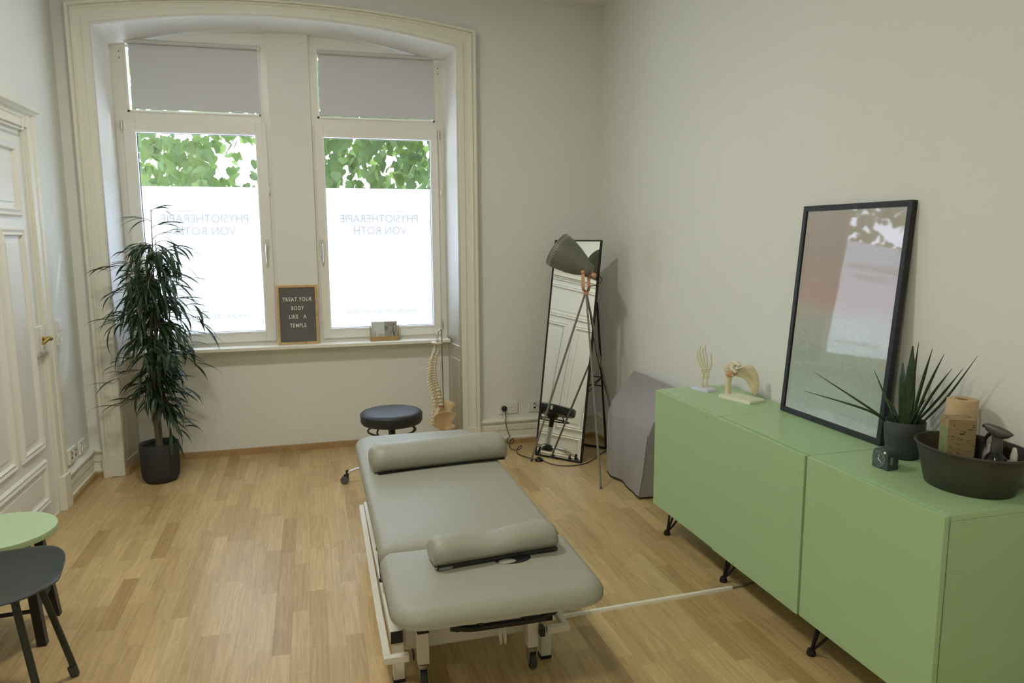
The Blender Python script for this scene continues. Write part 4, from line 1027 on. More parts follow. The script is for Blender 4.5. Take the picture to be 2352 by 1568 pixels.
def card_holder():
    x0, x1 = 0.397, 0.612; y = 5.425; z0 = 0.7975
    t = thing('card_holder', 'wooden card holder standing on the sill below the right window', 'card holder', ((x0+x1)/2, y, z0))
    def side(bm, x): prism(bm, [(x,y-0.006,z0),(x,y+0.050,z0),(x,y+0.055,z0+0.112),(x,y+0.028,z0+0.112),(x,y-0.006,z0+0.038)], (0.008,0,0))
    bm = B(); side(bm, x0); side(bm, x1-0.008); fin('side_panel', bm, TEAK, t, smooth=False, bevel=0.003)
    bm = B(); bx(bm, x0+0.008, x1-0.008, y-0.008, y+0.0, z0, z0+0.034); bx(bm, x0+0.008, x1-0.008, y, y+0.05, z0, z0+0.006); fin('front_ledge', bm, TEAK, t, smooth=False, bevel=0.0015)
    # stack of cards (a thing of its own)
    up = Vector((0,0.22,1)).normalized(); nr = Vector((0,-1,0.22)).normalized(); b = Vector((0, y+0.006, z0+0.008))
    k = thing('leaflet_stack', 'leaflets with a dancer photo standing in the wooden card holder', 'leaflets', ((x0+x1)/2, y+0.01, z0+0.008))
    def slab(bm, xa, xb, h0, h1, d0, d1): loft(bm, [[b+Vector((x,0,0))+up*h-nr*d for x, h in ((xa,h0),(xb,h0),(xb,h1),(xa,h1))] for d in (d0,d1)])
    xa, xb = x0+0.012, x1-0.014; xm = xa+(xb-xa)*0.50
    bm = B(); slab(bm, xa, xb, 0, 0.135, 0, 0.012); fin('leaflets', bm, CARDW, k, smooth=False)
    bm = B(); slab(bm, xm, xb, 0.004, 0.135, -0.0006, 0.0); ph = fin('dancer_photo', bm, CARDP, k, smooth=False)
    bm = B()
    def pt(x, h, d=-0.0012): return b+Vector((x,0,0))+up*h-nr*d
    for P, r in (([pt(xm+0.018,0.122),pt(xm+0.03,0.110),pt(xm+0.045,0.104),pt(xm+0.058,0.098)],[0.0012,0.002,0.0022,0.0015]),([pt(xm+0.060,0.098),pt(xm+0.065,0.082),pt(xm+0.062,0.066),pt(xm+0.067,0.048),pt(xm+0.074,0.022)],[0.002,0.0035,0.003,0.0045,0.0018])):
        PP = smoothpath(P, 4); rr = [r[min(len(r)-1, i//4)] for i in range(len(PP))]
        rings = [[p+Vector((1,0,0.3)).normalized()*q*cos(2*pi*j/8)+nr*0.0003*sin(2*pi*j/8) for j in range(8)] for p, q in zip(PP, rr)]; loft(bm, rings)
    lathe(bm, [(0.006,0),(0.006,0.0005)], pt(xm+0.069,0.113), nr, 12)
    lathe(bm, [(0.002,0),(0.003,0.0005)], pt(xm+0.078,0.052), nr, 8)
    fin('dancer_figure', bm, INK, ph)
    bm = B()
    for i in range(5): slab(bm, xm-0.045, xm-0.006, 0.018+0.0055*i, 0.020+0.0055*i, -0.0006, 0.0)
    for i in range(17): slab(bm, xa+0.006+0.003*(i%3), xa+0.013+0.002*((i*7)%3), 0.010+0.006*i, 0.0135+0.006*i, -0.0006, 0.0)
    for i in range(9): slab(bm, xa+0.020+0.003*(i%2), xa+0.028+0.002*((i*5)%3), 0.010+0.006*i, 0.0135+0.006*i, -0.0006, 0.0)
    fin('printed_text', bm, INKG, k, smooth=False)
    bm = B()
    for i in range(3): slab(bm, xm+0.004, xm+0.030-0.004*i, 0.072+0.010*(2-i), 0.077+0.010*(2-i), -0.0012, -0.0006)
    fin('photo_text', bm, INK, ph, smooth=False)
card_holder()

# ------------------------------------------------------------------ treatment table
def cushion(bm, cx, cy, w, d, z0, z1, rc=0.07, re=0.04, puff=0.006, shear=0.0, tuck=0.01, seg=8, nearsag=0.0):
    rings = []; rc4 = rc if isinstance(rc, (list, tuple)) else [rc]*4
    def R(inset, z, pf=0):
        ring = rrect(cx, cy, w-2*inset, d-2*inset, [max(0.002, q-inset) for q in rc4], z)
        return ring
    rings.append(R(tuck+0.012, z0)); rings.append(R(tuck, z0+0.002)); rings.append(R(0.002, z0+0.012)); rings.append(R(0.0, z0+0.024))
    for k in range(seg+1):
        a = pi/2*k/seg; rings.append(R(re*(1-cos(a)), z1-re+re*sin(a)))
    m = min(w, d)/2
    for f in (0.2, 0.4, 0.6, 0.8, 0.96):
        ins = re + (m-re)*f; rings.append(R(ins, z1 + puff*(1-(1-f)**2)))
    out = []
    for r in rings:
        out.append([Vector((p.x, p.y, p.z)) for p in r])
    loft(bm, out)
def treatment_table():
    X0, X1 = 0.183, 0.842; cx = (X0+X1)/2
    t = thing('treatment_table', 'grey padded treatment table on a cream wheeled frame', 'treatment table', (cx, 2.95, 0))
    ZT = 0.500
    bm = B(); cushion(bm, cx, (2.414+3.925)/2, X1-X0, 3.925-2.414, 0.425, ZT, (0.10, 0.10, 0.03, 0.03), 0.042, 0.004); body = fin('long_pad', bm, VINYL, t, ang=60)
    bm = B(); cushion(bm, cx+0.002, (1.958+2.412)/2, X1-X0+0.014, 2.412-1.958, 0.440, ZT, (0.045, 0.045, 0.095, 0.095), 0.048, 0.004, tuck=0.03)
    # the free end falls away softly
    for v in bm.verts:
        if v.co.z > 0.44:
            k = max(0, (2.18-v.co.y)/0.24); v.co.z -= 0.014*k*k
    head = fin('head_pad', bm, VINYL, t, ang=60)
    bm = B(); lathe(bm, [(0.050,0.0),(0.050,0.0022),(0.046,0.0030),(0.001,0.0030)], (0.600,2.215,0.5030), n=36, sx=1.25, sy=0.78); fin('face_hole_shade', bm, HOLESHADE, head)  # flat dark disc on the pad; the hole's shade is its colour
    bm = B(); ball(bm, (0.578,2.196,0.5055), 0.027, (1.15,0.62,0.16), 16); fin('face_hole_plug', bm, VINYL, head)
    # pad carriers
    bm = B()
    for x in (X0+0.11, X1-0.11): bx(bm, x-0.015, x+0.015, 2.42, 3.86, 0.385, 0.418)
    for y in (2.44, 3.1, 3.84): bx(bm, X0+0.095, X1-0.095, y-0.015, y+0.015, 0.385, 0.418)
    fin('pad_frame', bm, CREAMM, t, smooth=False, bevel=0.002)
    bm = B()
    for x in (X0+0.13, X1-0.13): bx(bm, x-0.012, x+0.012, 2.13, 2.40, 0.395, 0.418)
    bx(bm, X0+0.12, X1-0.12, 2.13, 2.152, 0.395, 0.418); bx(bm, 0.57, 0.59, 2.15, 2.40, 0.395, 0.416)
    fin('head_frame', bm, CREAMM, t, smooth=False, bevel=0.002)
    # base frame
    bm = B()
    for x in (0.232, 0.782): bx(bm, x-0.022, x+0.022, 2.405, 3.72, 0.155, 0.200)
    bx(bm, 0.254, 0.760, 2.425, 2.455, 0.125, 0.200); bx(bm, 0.254, 0.760, 3.64, 3.67, 0.125, 0.200)
    tube(bm, [(0.254,2.438,0.118),(0.760,2.438,0.118)], 0.012, 10)
    base = fin('base_frame', bm, CREAMM, t, smooth=False, bevel=0.003)
    for x in (0.232, 0.782):
        for y in (2.402, 3.723):
            bm = B(); bx(bm, x-0.021, x+0.021, y-0.003, y+0.003, 0.157, 0.199); fin('end_cap', bm, BLACK, base, smooth=False)
    for x, y in ((0.238,2.43),(0.782,2.43),(0.238,3.70),(0.782,3.70)):
        bm = B(); bx(bm, x-0.020, x+0.020, y-0.02, y+0.02, 0.012, 0.158); lg = fin('leg', bm, CREAMM, t, smooth=False, bevel=0.003)
        bm = B(); bx(bm, x-0.021, x+0.021, y-0.021, y+0.021, 0.0, 0.013); fin('leg_pad', bm, BLACK, lg, smooth=False, bevel=0.002)
    for x, y in ((0.318,2.375),(0.715,2.375),(0.318,3.755),(0.715,3.755)):
        bm = B(); bx(bm, x-0.020, x+0.020, y-0.020, y+0.020, 0.088, 0.205); po = fin('caster_post', bm, CREAMM, t, smooth=False, bevel=0.002)
        bm = B(); bx(bm, x-0.0205, x+0.0205, y-0.0205, y+0.0205, 0.203, 0.209); fin('post_cap', bm, BLACK, po, smooth=False)
        bm = B(); lathe(bm, [(0.020,0.070),(0.022,0.076),(0.022,0.084),(0.012,0.089)], (x,y,0), n=16)
        for s in (-1,1): bx(bm, x+s*0.014-0.0015, x+s*0.014+0.0015, y-0.016, y+0.018, 0.024, 0.074)
        fk = fin('caster_fork', bm, STEEL, t)
        bm = B(); lathe(bm, [(0.012,-0.011),(0.028,-0.011),(0.031,-0.007),(0.031,0.007),(0.028,0.011),(0.012,0.011)], (x,y-0.004,0.0315), (1,0,0), 24); fin('caster_wheel', bm, mat('wheel_dark',(0.04,0.045,0.045),0.5), fk)
    # foot release bar running round the table
    bm = B(); r = 0.0125
    def bar(p, q, e0=0.0125, e1=0.0125):
        p = Vector(p); q = Vector(q); dd = (q-p); a = dd.normalized(); b_ = Vector((0,0,1)); s_ = a.cross(b_); m_ = (p+q)/2 + a*(e1-e0)/2; obx(bm, m_, a, s_, b_, dd.length+e0+e1, 0.025, 0.025)
    z = 0.155
    bar((0.190,2.310,z),(0.190,2.62,z),-0.0125,0); bar((0.190,2.62,z),(0.197,3.70,z+0.02),0.0,-0.0125); bar((0.190,2.310,z),(0.262,2.310,z),0.0125,0.0); bar((0.197,3.70,z+0.02),(0.27,3.70,z+0.02),0.0125,0)
    bar((0.835,2.345,z),(0.835,3.70,z+0.02),-0.0125,-0.0125); bar((0.835,2.345,z),(0.762,2.345,z),0.0125,0); bar((0.835,3.70,z+0.02),(0.76,3.70,z+0.02),0.0125,0)
    rb = fin('foot_release_frame', bm, CREAMM, t, smooth=False, bevel=0.003)
    bm = B(); bx(bm, 0.274, 0.280, 2.304, 2.332, z-0.014, z+0.014); fin('bar_end_plug', bm, BLACK, rb, smooth=False); bm = B(); bx(bm, 0.735, 0.752, 2.330, 2.360, z-0.016, z+0.016); fin('bar_end_plug', bm, BLACK, rb, smooth=False)
    # black adjustment lever
    bm = B()
    tube(bm, smoothpath([(0.406,2.270,0.262),(0.440,2.270,0.252),(0.480,2.270,0.246),(0.60,2.270,0.245),(0.700,2.270,0.245),(0.735,2.270,0.253),(0.770,2.270,0.276)], 6), 0.0115, 12)
    tube(bm, [(0.401,2.270,0.264),(0.428,2.270,0.256)], 0.0155, 12); tube(bm, [(0.754,2.270,0.265),(0.775,2.270,0.279)], 0.0155, 12)
    tube(bm, smoothpath([(0.505,2.270,0.247),(0.490,2.29,0.29),(0.488,2.33,0.36)], 4), 0.010, 8)
    bx(bm, 0.462, 0.514, 2.24, 2.30, 0.385, 0.400)
    bx(bm, 0.470, 0.506, 2.25, 2.29, 0.335, 0.390)
    bx(bm, 0.655, 0.690, 2.265, 2.325, 0.236, 0.258)
    lv = fin('height_lever', bm, BLACK, t)
    # cable hook
    bm = B()
    for dx in (-0.008, 0.008):
        tube(bm, smoothpath([(0.605+dx,2.405,0.200),(0.603+dx,2.370,0.185),(0.602+dx,2.350,0.150),(0.603+dx,2.356,0.122),(0.606+dx,2.380,0.125),(0.606+dx,2.404,0.165)], 4), 0.004, 8)
    hk = fin('cable_hook', bm, CREAMM, t)
    bm = B(); lathe(bm, [(0.012,-0.003),(0.012,0.003)], (0.580,2.418,0.190), (0,1,0), 12); fin('hook_cap', bm, BLACK, hk); bm = B(); lathe(bm, [(0.012,-0.003),(0.012,0.003)], (0.634,2.418,0.190), (0,1,0), 12); fin('hook_cap', bm, BLACK, hk)
    # lifting arms
    for x in (0.29, 0.72):
        bm = B(); obx(bm, (x,3.0,0.295), (0,0.9,0.16), (1,0,0), (0,-0.16,0.9), 1.0, 0.022, 0.04); fin('lifting_arm', bm, CREAMM, t, smooth=False, bevel=0.002)
    bm = B(); tube(bm, [(0.51,2.75,0.20),(0.51,3.25,0.36)], 0.022, 14); fin('lift_actuator', bm, BLACK, t)
    bm = B()
    tube(bm, [(0.212,2.86,0.30),(0.209,2.72,0.25)], 0.004, 8); ball(bm, (0.212,2.87,0.305), 0.009); ball(bm, (0.209,2.71,0.247), 0.010)
    fin('release_catch', bm, BLACK, t); bm = B(); tube(bm, [(0.225,2.46,0.33),(0.225,2.55,0.24)], 0.008, 8)
    fin('release_catch', bm, BLACK, t)
treatment_table()

def half_roll(bm, A, Bp, w, h, saddle=0.0, n=24, m=22):
    """D-shaped roll from A to B lying flat, width w, height h"""
    A = Vector(A); Bp = Vector(Bp); d = (Bp-A).normalized(); s = Vector((-d.y, d.x, 0)); L = (Bp-A).length
    rings = []
    for i in range(n+1):
        u = i/n; e = min(u, 1-u)*L; k = 1.0
        if e < 0.022: k = 0.80+0.20*math.sqrt(max(0, 1-(1-e/0.022)**2))
        sd = 1 - saddle*math.exp(-((u-0.46)/0.17)**2)
        ring = []
        for j in range(m):
            a = 2*pi*j/m
            ca, sa = cos(a), sin(a)
            zz = (abs(sa)**0.9)*(1 if sa > 0 else -1)
            hz = h*0.34 + (zz*h*0.66 if sa > 0 else zz*h*0.34)
            if sa < -0.4: hz = 0.0
            ww = w/2*ca*(1.0 if sa > -0.4 else 0.93)
            ring.append(A + d*(u*L) + s*ww*k + Vector((0,0,max(0.0, hz)*k*sd + 0)))
        rings.append(ring)
    loft(bm, rings)
def bolsters():
    z = 0.5065
    t = thing('bolster', 'long grey half-round bolster lying across the far end of the table', 'bolster', (0.56, 3.40, z))
    bm = B(); half_roll(bm, (0.226,3.300,z), (0.862,3.362,z), 0.185, 0.112, 0.0); fin('bolster_cover', bm, VINYL, t, ang=60)
    bm = B(); d = Vector((0.663,0.075,0)).normalized(); s = Vector((-d.y,d.x,0)); obx(bm, Vector((0.544,3.331,z-0.001)), d, s, (0,0,1), 0.610, 0.172, 0.006); fin('base_board', bm, BLACK, t, smooth=False)
    t = thing('neck_roll', 'short grey neck roll with a dipped middle on the near head pad', 'neck roll', (0.55, 2.31, z))
    bm = B(); half_roll(bm, (0.335,2.246,z+0.010), (0.764,2.290,z+0.010), 0.130, 0.076, 0.24); fin('roll_cover', bm, VINYL, t, ang=60)
    d = Vector((0.433,0.044,0)).normalized(); s = Vector((-d.y,d.x,0)); bm = B(); obx(bm, Vector((0.5500,2.268,z+0.004)), d, s, (0,0,1), 0.420, 0.116, 0.014); fin('base_board', bm, BLACK, t, smooth=False, bevel=0.003)
    bm = B(); obx(bm, Vector((0.373,2.189,z+0.004)), d, s, (0,0,1), 0.045, 0.002, 0.008); ball(bm, (0.343,2.193,z+0.004), 0.004, n=8); fin('strap_tab', bm, mat('strap_grey',(0.2,0.2,0.18),0.6), t)
bolsters()

# ------------------------------------------------------------------ wheeled stool
def rolling_stool():
    c = Vector((0.449, 4.560, 0)); ZS = 0.472
    t = thing('rolling_stool', 'round dark padded stool on chrome arms with castors, behind the table', 'stool', c)
    bm = B(); lathe(bm, [(0.171,ZS-0.079),(0.185,ZS-0.075),(0.193,ZS-0.061),(0.195,ZS-0.022),(0.193,ZS-0.014),(0.190,ZS-0.010),(0.181,ZS-0.003),(0.15,ZS+0.001),(0.001,ZS+0.003)], c, n=56)
    st = fin('seat', bm, BLKV, t, ang=60)
    bm = B(); tube(bm, [c+Vector((0.194*cos(2*pi*k/56),0.194*sin(2*pi*k/56),ZS-0.018)) for k in range(56)], 0.0016, 6, closed=True); fin('seat_seam', bm, BLKV, st)
    bm = B(); obx(bm, c+Vector((0.193*0.94,0.193*0.33,ZS-0.035)), (0.94,0.33,0), (-0.33,0.94,0), (0,0,1), 0.006, 0.02, 0.035); fin('care_tag', bm, WHITEP, st, smooth=False)
    bm = B(); lathe(bm, [(0.055,ZS-0.079),(0.050,ZS-0.10),(0.022,ZS-0.125),(0.020,ZS-0.19)], c, n=20); fin('seat_mount', bm, BLACK, t)
    bm = B(); tube(bm, [c+Vector((0.150*cos(2*pi*k/40),0.150*sin(2*pi*k/40),ZS-0.125)) for k in range(40)], 0.006, 8, closed=True)
    for k in range(4):
        a = 2*pi*k/4+0.9; tube(bm, smoothpath([c+Vector((0.15*cos(a),0.15*sin(a),ZS-0.125)), c+Vector((0.165*cos(a),0.165*sin(a),ZS-0.10)), c+Vector((0.14*cos(a),0.14*sin(a),ZS-0.078))],4), 0.0055, 8)
    fin('height_ring', bm, BLACK, t)
    bm = B(); lathe(bm, [(0.024,0.13),(0.024,ZS-0.19),(0.018,ZS-0.188)], c, n=24); fin('gas_column', bm, CHROME, t)
    bm = B(); lathe(bm, [(0.040,0.075),(0.055,0.085),(0.058,0.105),(0.050,0.125),(0.028,0.135)], c, n=28); fin('hub', bm, BLACK, t)
    a0 = rad(168)
    for k in range(5):
        a = a0 + 2*pi*k/5; e = Vector((cos(a), sin(a), 0)); s = Vector((-sin(a), cos(a), 0))
        bm = B(); tube(bm, smoothpath([c+e*0.04+Vector((0,0,0.110)), c+e*0.14+Vector((0,0,0.112)), c+e*0.22+Vector((0,0,0.098)), c+e*0.285+Vector((0,0,0.074))], 5), 0.0105, 12); ar = fin('arm', bm, CHROME, t)
        w = c + e*0.290
        bm = B(); tube(bm, [w+Vector((0,0,0.090)), w+Vector((0,0,0.055))], 0.011, 10); obx(bm, w+e*0.008+Vector((0,0,0.045)), e, s, (0,0,1), 0.030, 0.020, 0.034); cb = fin('castor_body', bm, BLACK, ar, bevel=0.002)
        bm = B()
        for q in (-1, 1): lathe(bm, [(0.010,-0.006),(0.023,-0.006),(0.0255,-0.003),(0.0255,0.003),(0.023,0.006),(0.010,0.006)], w+e*0.018+s*q*0.012+Vector((0,0,0.0257)), s, 24)
        fin('castor_wheel', bm, mat('castor_grey',(0.10,0.10,0.095),0.35), cb)
rolling_stool()

# ------------------------------------------------------------------ standing mirror
def standing_mirror():
    wd = Vector((-0.665, 0.747, 0)).normalized()       # right -> left along the bottom
    back = Vector((0.747, 0.665, 0)).normalized()       # away from the room
    P0 = Vector((1.738, 4.590, 0.0)); Wd = 0.372; lean = 0.185; H = 1.552
    up = (Vector((0,0,1)) + back*lean).normalized(); nr = wd.cross(up).normalized()
    if nr.dot(back) > 0: nr = -nr
    t = thing('standing_mirror', 'tall black-framed standing mirror tilted back in the room corner', 'mirror', P0)
    def pt(a, h, d): return P0 + wd*a + up*h - nr*d + Vector((0,0,0.004))
    def slab(bm, a0, a1, h0, h1, d0, d1): loft(bm, [[pt(a0,h0,d),pt(a1,h0,d),pt(a1,h1,d),pt(a0,h1,d)] for d in (d0,d1)])
    bm = B(); w = 0.010
    slab(bm, 0, w, 0, H, 0, 0.024); slab(bm, Wd-w, Wd, 0, H, 0, 0.024); slab(bm, w, Wd-w, 0, w, 0, 0.024); slab(bm, w, Wd-w, H-w, H, 0, 0.024)
    fin('frame', bm, BLKMET, t, smooth=False, bevel=0.002)
    bm = B(); slab(bm, w, Wd-w, w, H-w, 0.012, 0.020); fin('backing_board', bm, mat('backing', (0.03,0.03,0.03), 0.8), t, smooth=False)
    bm = B(); v = [bm.verts.new(pt(a,h,0.006)) for a, h in ((w,w),(Wd-w,w),(Wd-w,H-w),(w,H-w))]; bm.faces.new(v); fin('mirror_glass', bm, MIRROR, t, smooth=False)
    # rear support with rungs
    bm = B(); ja = [pt(a, 1.12, 0.03) for a in (0.004, Wd-0.004)]
    fa = [P0 + wd*a + back*0.40 + Vector((0,0,0.010)) for a in (-0.0, Wd-0.0)]
    for j, f in zip(ja, fa): tube(bm, [j, f], 0.0085, 8)
    tube(bm, [fa[0], fa[1]], 0.0085, 8)
    fin('rear_support', bm, BLKMET, t)
    bm = B()
    for h in (0.50,):
        for q, k in ((0.0, 0.50), (0.0, 0.56)):
            a, b = ja[0].lerp(fa[0], k), ja[1].lerp(fa[1], k); tube(bm, [a, b], 0.004, 8)
    for jj in (0,1):
        a = ja[jj].lerp(fa[jj], 0.50); tube(bm, [a, pt((0.004, Wd-0.004)[jj], 0.53, 0.022)], 0.0035, 8)
        tube(bm, [a, pt((0.004, Wd-0.004)[jj], 0.49, 0.022)], 0.0035, 8)
    fin('hanging_rail', bm, BLKMET, t)
standing_mirror()

# ------------------------------------------------------------------ tripod floor lamp
def floor_lamp():
    A = Vector((1.425,4.735,0.0)); Bq = Vector((1.680,4.081,0.0)); C_ = Vector((2.070,4.82,0.235)); T = Vector((1.750,4.550,1.179))
    t = thing('tripod_floor_lamp', 'grey tripod floor lamp with a tilted bell shade and copper bracket', 'floor lamp', (1.71,4.45,0))
    for f in (A, Bq, C_):
        d = (f-T).normalized(); s = T + Vector((d.x,d.y,0))*0.02
        bm = B(); tube(bm, [s, f+Vector((0,0,0.012 if f.z == 0 else 0))], 0.0072, 10); lg = fin('tripod_leg', bm, LAMPL, t)
        bm = B(); tube(bm, [f-d*0.022+Vector((0,0,0.001)), f+Vector((0,0,0.001))], 0.0080, 10); fin('foot_cap', bm, mat('foot_grey',(0.09,0.09,0.075),0.6), lg)
    bm = B(); lathe(bm, [(0.019,-0.006),(0.019,0.014),(0.012,0.018)], T, n=16); br_ = fin('leg_collar', bm, COPPER, t)
    # shade
    r_, u_, f_ = Vector((0.9648,-0.2629,0)), Vector((0.0375,0.1376,0.9898)), Vector((0.260,0.955,-0.1426))
    ax = (r_*(-0.190) + u_*0.140 + f_*0.060).normalized()
    neck = Vector((1.762,4.560,1.336))
    prof = [(0.030,-0.030),(0.036,-0.032),(0.044,-0.026),(0.050,0.0),(0.052,0.012),(0.072,0.05),(0.095,0.11),(0.110,0.17),(0.1195,0.225),(0.1215,0.250),(0.1205,0.252),(0.1185,0.248),(0.1165,0.224),(0.107,0.17),(0.092,0.11),(0.069,0.05),(0.048,0.012),(0.03,0.0)]
    bm = B(); lathe(bm, prof, neck, ax, 56, cap=False); lathe(bm, [(0.034,-0.031),(0.001,-0.031)], neck, ax, 56, cap=False); sh = fin('lamp_shade', bm, LAMPG, t, ang=50)
    # slots round the rim
    a, b = frame_at(ax); bm = B(); n = 44
    for k in range(n):
        e = a*cos(2*pi*k/n)+b*sin(2*pi*k/n); tg = -a*sin(2*pi*k/n)+b*cos(2*pi*k/n)
        obx(bm, neck+ax*0.228+e*0.1203, ax, tg, e, 0.020, 0.0034, 0.0016)
    fin('rim_slots', bm, mat('slot_pale', (0.50,0.50,0.42), 0.6), sh, smooth=False)
    bm = B(); lathe(bm, [(0.028,-0.035),(0.028,-0.033)], neck, ax, 24); fin('vent_ring', bm, STEEL, sh)
    # bulb inside
    bm = B(); lathe(bm, [(0.014,0.02),(0.014,0.05),(0.030,0.09),(0.028,0.12),(0.012,0.135)], neck, ax, 20); fin('light_bulb', bm, mat('bulb_white',(0.75,0.75,0.7),0.3), t)
    # copper yoke: U strap
    sd = r_*0.50 + f_*0.86; sd.normalize(); bm = B()
    Wy = 0.046
    base = T + Vector((0,0,0.018))
    L_ = [base - sd*Wy + u_*0.128, base - sd*Wy + u_*0.05, base - sd*(Wy*0.9) + u_*0.015, base - sd*(Wy*0.5), base + sd*(Wy*0.5), base + sd*(Wy*0.9) + u_*0.015, base + sd*Wy + u_*0.05, base + sd*Wy + u_*0.125]
    L_ = smoothpath(L_, 4); ff = sd.cross(Vector((0,0,1))).normalized()
    rings = []
    for i, p in enumerate(L_):
        d = (L_[min(i+1,len(L_)-1)]-L_[max(i-1,0)]).normalized(); nn = d.cross(ff).normalized()
        rings.append([p+ff*0.0115+nn*0.0014, p-ff*0.0115+nn*0.0014, p-ff*0.0115-nn*0.0014, p+ff*0.0115-nn*0.0014])
    loft(bm, rings); fin('yoke', bm, COPPER, t, ang=40)
    for s in (-1,1):
        bm = B(); lathe(bm, [(0.015,-0.006),(0.015,0.004),(0.010,0.010),(0.004,0.012)], base + sd*Wy*s + u_*0.122, sd*s, 16); fin('yoke_knob', bm, COPPER, t)
    bm = B()
    lathe(bm, [(0.017,0),(0.019,0.02),(0.014,0.034),(0.008,0.036)], neck-ax*0.034-u_*0.01, -ax, 16)
    fin('socket_cap', bm, COPPER, t)
    # flex from the socket down the back leg
    q = neck-ax*0.070
    bm = B(); tube(bm, smoothpath([q, q+r_*0.030-u_*0.010, q+r_*0.038-u_*0.035, q+r_*0.010-u_*0.060, T+Vector((0.012,0,0.03)), T.lerp(C_,0.12), T.lerp(C_,0.5)-Vector((0.012,0,0.02)), T.lerp(C_,0.95), Vector((2.055,4.80,0.10)), Vector((2.035,4.83,0.008))], 8), 0.0028, 6); fin('lamp_flex', bm, CABLEB, t)
floor_lamp()
def lamp_cable():
    t = thing('lamp_cable', 'black lamp cable with a round foot switch trailing from the wall socket', 'cable', (1.49, 4.73, 0))
    zf = 0.004
    P = [(1.358,5.222,0.272),(1.362,5.200,0.262),(1.362,5.188,0.22),(1.361,5.180,0.16),(1.366,5.150,0.11),(1.372,5.120,0.08),(1.352,5.110,0.07),(1.350,5.105,0.045),(1.372,5.095,0.030),(1.392,5.085,0.045),(1.390,5.075,0.075),(1.368,5.065,0.070),(1.350,5.045,0.035),(1.362,5.02,0.012),(1.400,5.00,0.010),(1.425,4.985,0.03),(1.415,4.965,0.05),(1.385,4.955,0.03),(1.380,4.93,0.008),(1.398,4.87,zf),(1.435,4.80,zf),(1.462,4.755,0.010)]
    bm = B(); tube(bm, smoothpath(P, 6), 0.0030, 7)
    P = [(1.500,4.715,0.010),(1.522,4.665,zf),(1.56,4.600,zf),(1.62,4.560,zf),(1.70,4.555,zf),(1.78,4.585,zf),(1.86,4.655,zf),(1.96,4.76,zf),(2.035,4.83,zf)]
    tube(bm, smoothpath(P, 6), 0.0030, 7); fin('flex', bm, CABLEB, t)
    bm = B(); lathe(bm, [(0.021,0.0),(0.021,0.018),(0.015,0.024),(0.007,0.034)], (1.358,5.226,0.272), (0,-1,0), 20); fin('plug', bm, CABLEB, t)
    bm = B(); lathe(bm, [(0.030,0.0),(0.032,0.004),(0.030,0.014),(0.020,0.021),(0.011,0.023),(0.010,0.029),(0.001,0.030)], (1.482,4.735,0.0), n=28); fin('foot_switch', bm, GLOSSB, t, ang=50)
lamp_cable()

# ------------------------------------------------------------------ grey wedge cushion by the right wall
def wedge():
    t = thing('foam_wedge', 'large grey foam wedge propped on the right wall behind the sideboard', 'foam wedge', (2.0, 4.1, 0))
    y0, y1 = 3.830, 4.375
    bm = B(); N_ = 22; rings = []
    for i in range(N_+1):
        u = i/N_; y = y0+(y1-y0)*u
        top = 4.47-3.83
        yt = y0 + (4.485-y0)*u                       # the far edge slants towards the back wall with height
        wob = 0.010*sin(u*9.0+0.6)+0.006*sin(u*17+1.0)
        def Y(h): return y + (yt-y)*min(1, h/0.64)
        zb = 0.004+0.006*(1+sin(u*9.0+2.2))
        fold = 0.004*sin(u*21)+0.005*sin(u*8+1)
        sec = [(2.085, Y(0), 0.003), (1.838-wob, Y(0), zb), (1.832-wob+fold*0.5, Y(0.02), 0.03), (1.845+fold, Y(0.2), 0.20), (1.868+fold*0.6, Y(0.39), 0.39), (1.900+fold*0.4, Y(0.46), 0.465), (1.985, Y(0.56), 0.565), (2.075, Y(0.64), 0.655), (2.088, Y(0.645), 0.650), (2.088, Y(0.3), 0.30)]
        rings.append([Vector(p) for p in sec])
    loft(bm, rings)
    fin('cover', bm, VINYL2, t, ang=38, bevel=0.006, seg=3)
    bm = B()
    L_ = [rings[0][i]+Vector((-0.002,-0.003,0)) for i in (1,2,3,4)]; tube(bm, smoothpath(L_, 4), 0.0014, 6)
    L_ = [r[1]+Vector((-0.002,0,0.0)) for r in rings]; tube(bm, L_, 0.0026, 6)
    fin('piping', bm, BLACK, t)
wedge()

# ------------------------------------------------------------------ cable duct on the floor
bm = B()
def duct(bm, p, q, w=0.021, h=0.013):
    p = Vector(p); q = Vector(q); d = (q-p).normalized(); s = Vector((-d.y,d.x,0))
    loft(bm, [[e + s*a + Vector((0,0,z)) for a, z in ((-w/2,0.0),(w/2,0.0),(w/2-0.003,h*0.75),(w*0.2,h),(-w*0.2,h),(-w/2+0.003,h*0.75))] for e in (p,q)])
root = thing('floor_cable_duct', 'white plastic cable duct across the floor towards the sideboard', 'cable duct', (1.32, 2.69, 0))
duct(bm, (0.60,2.665,0), (1.055,2.680,0)); duct(bm, (1.057,2.680,0), (1.745,2.705,0)); fin('duct_cover', bm, DUCT, root, ang=20)
bm = B(); tube(bm, smoothpath([(1.74,2.705,0.005),(1.82,2.715,0.004),(1.95,2.76,0.004),(2.08,2.80,0.004)], 5), 0.0035, 8); fin('cable', bm, mat('cable_grey',(0.25,0.24,0.2),0.5), root)

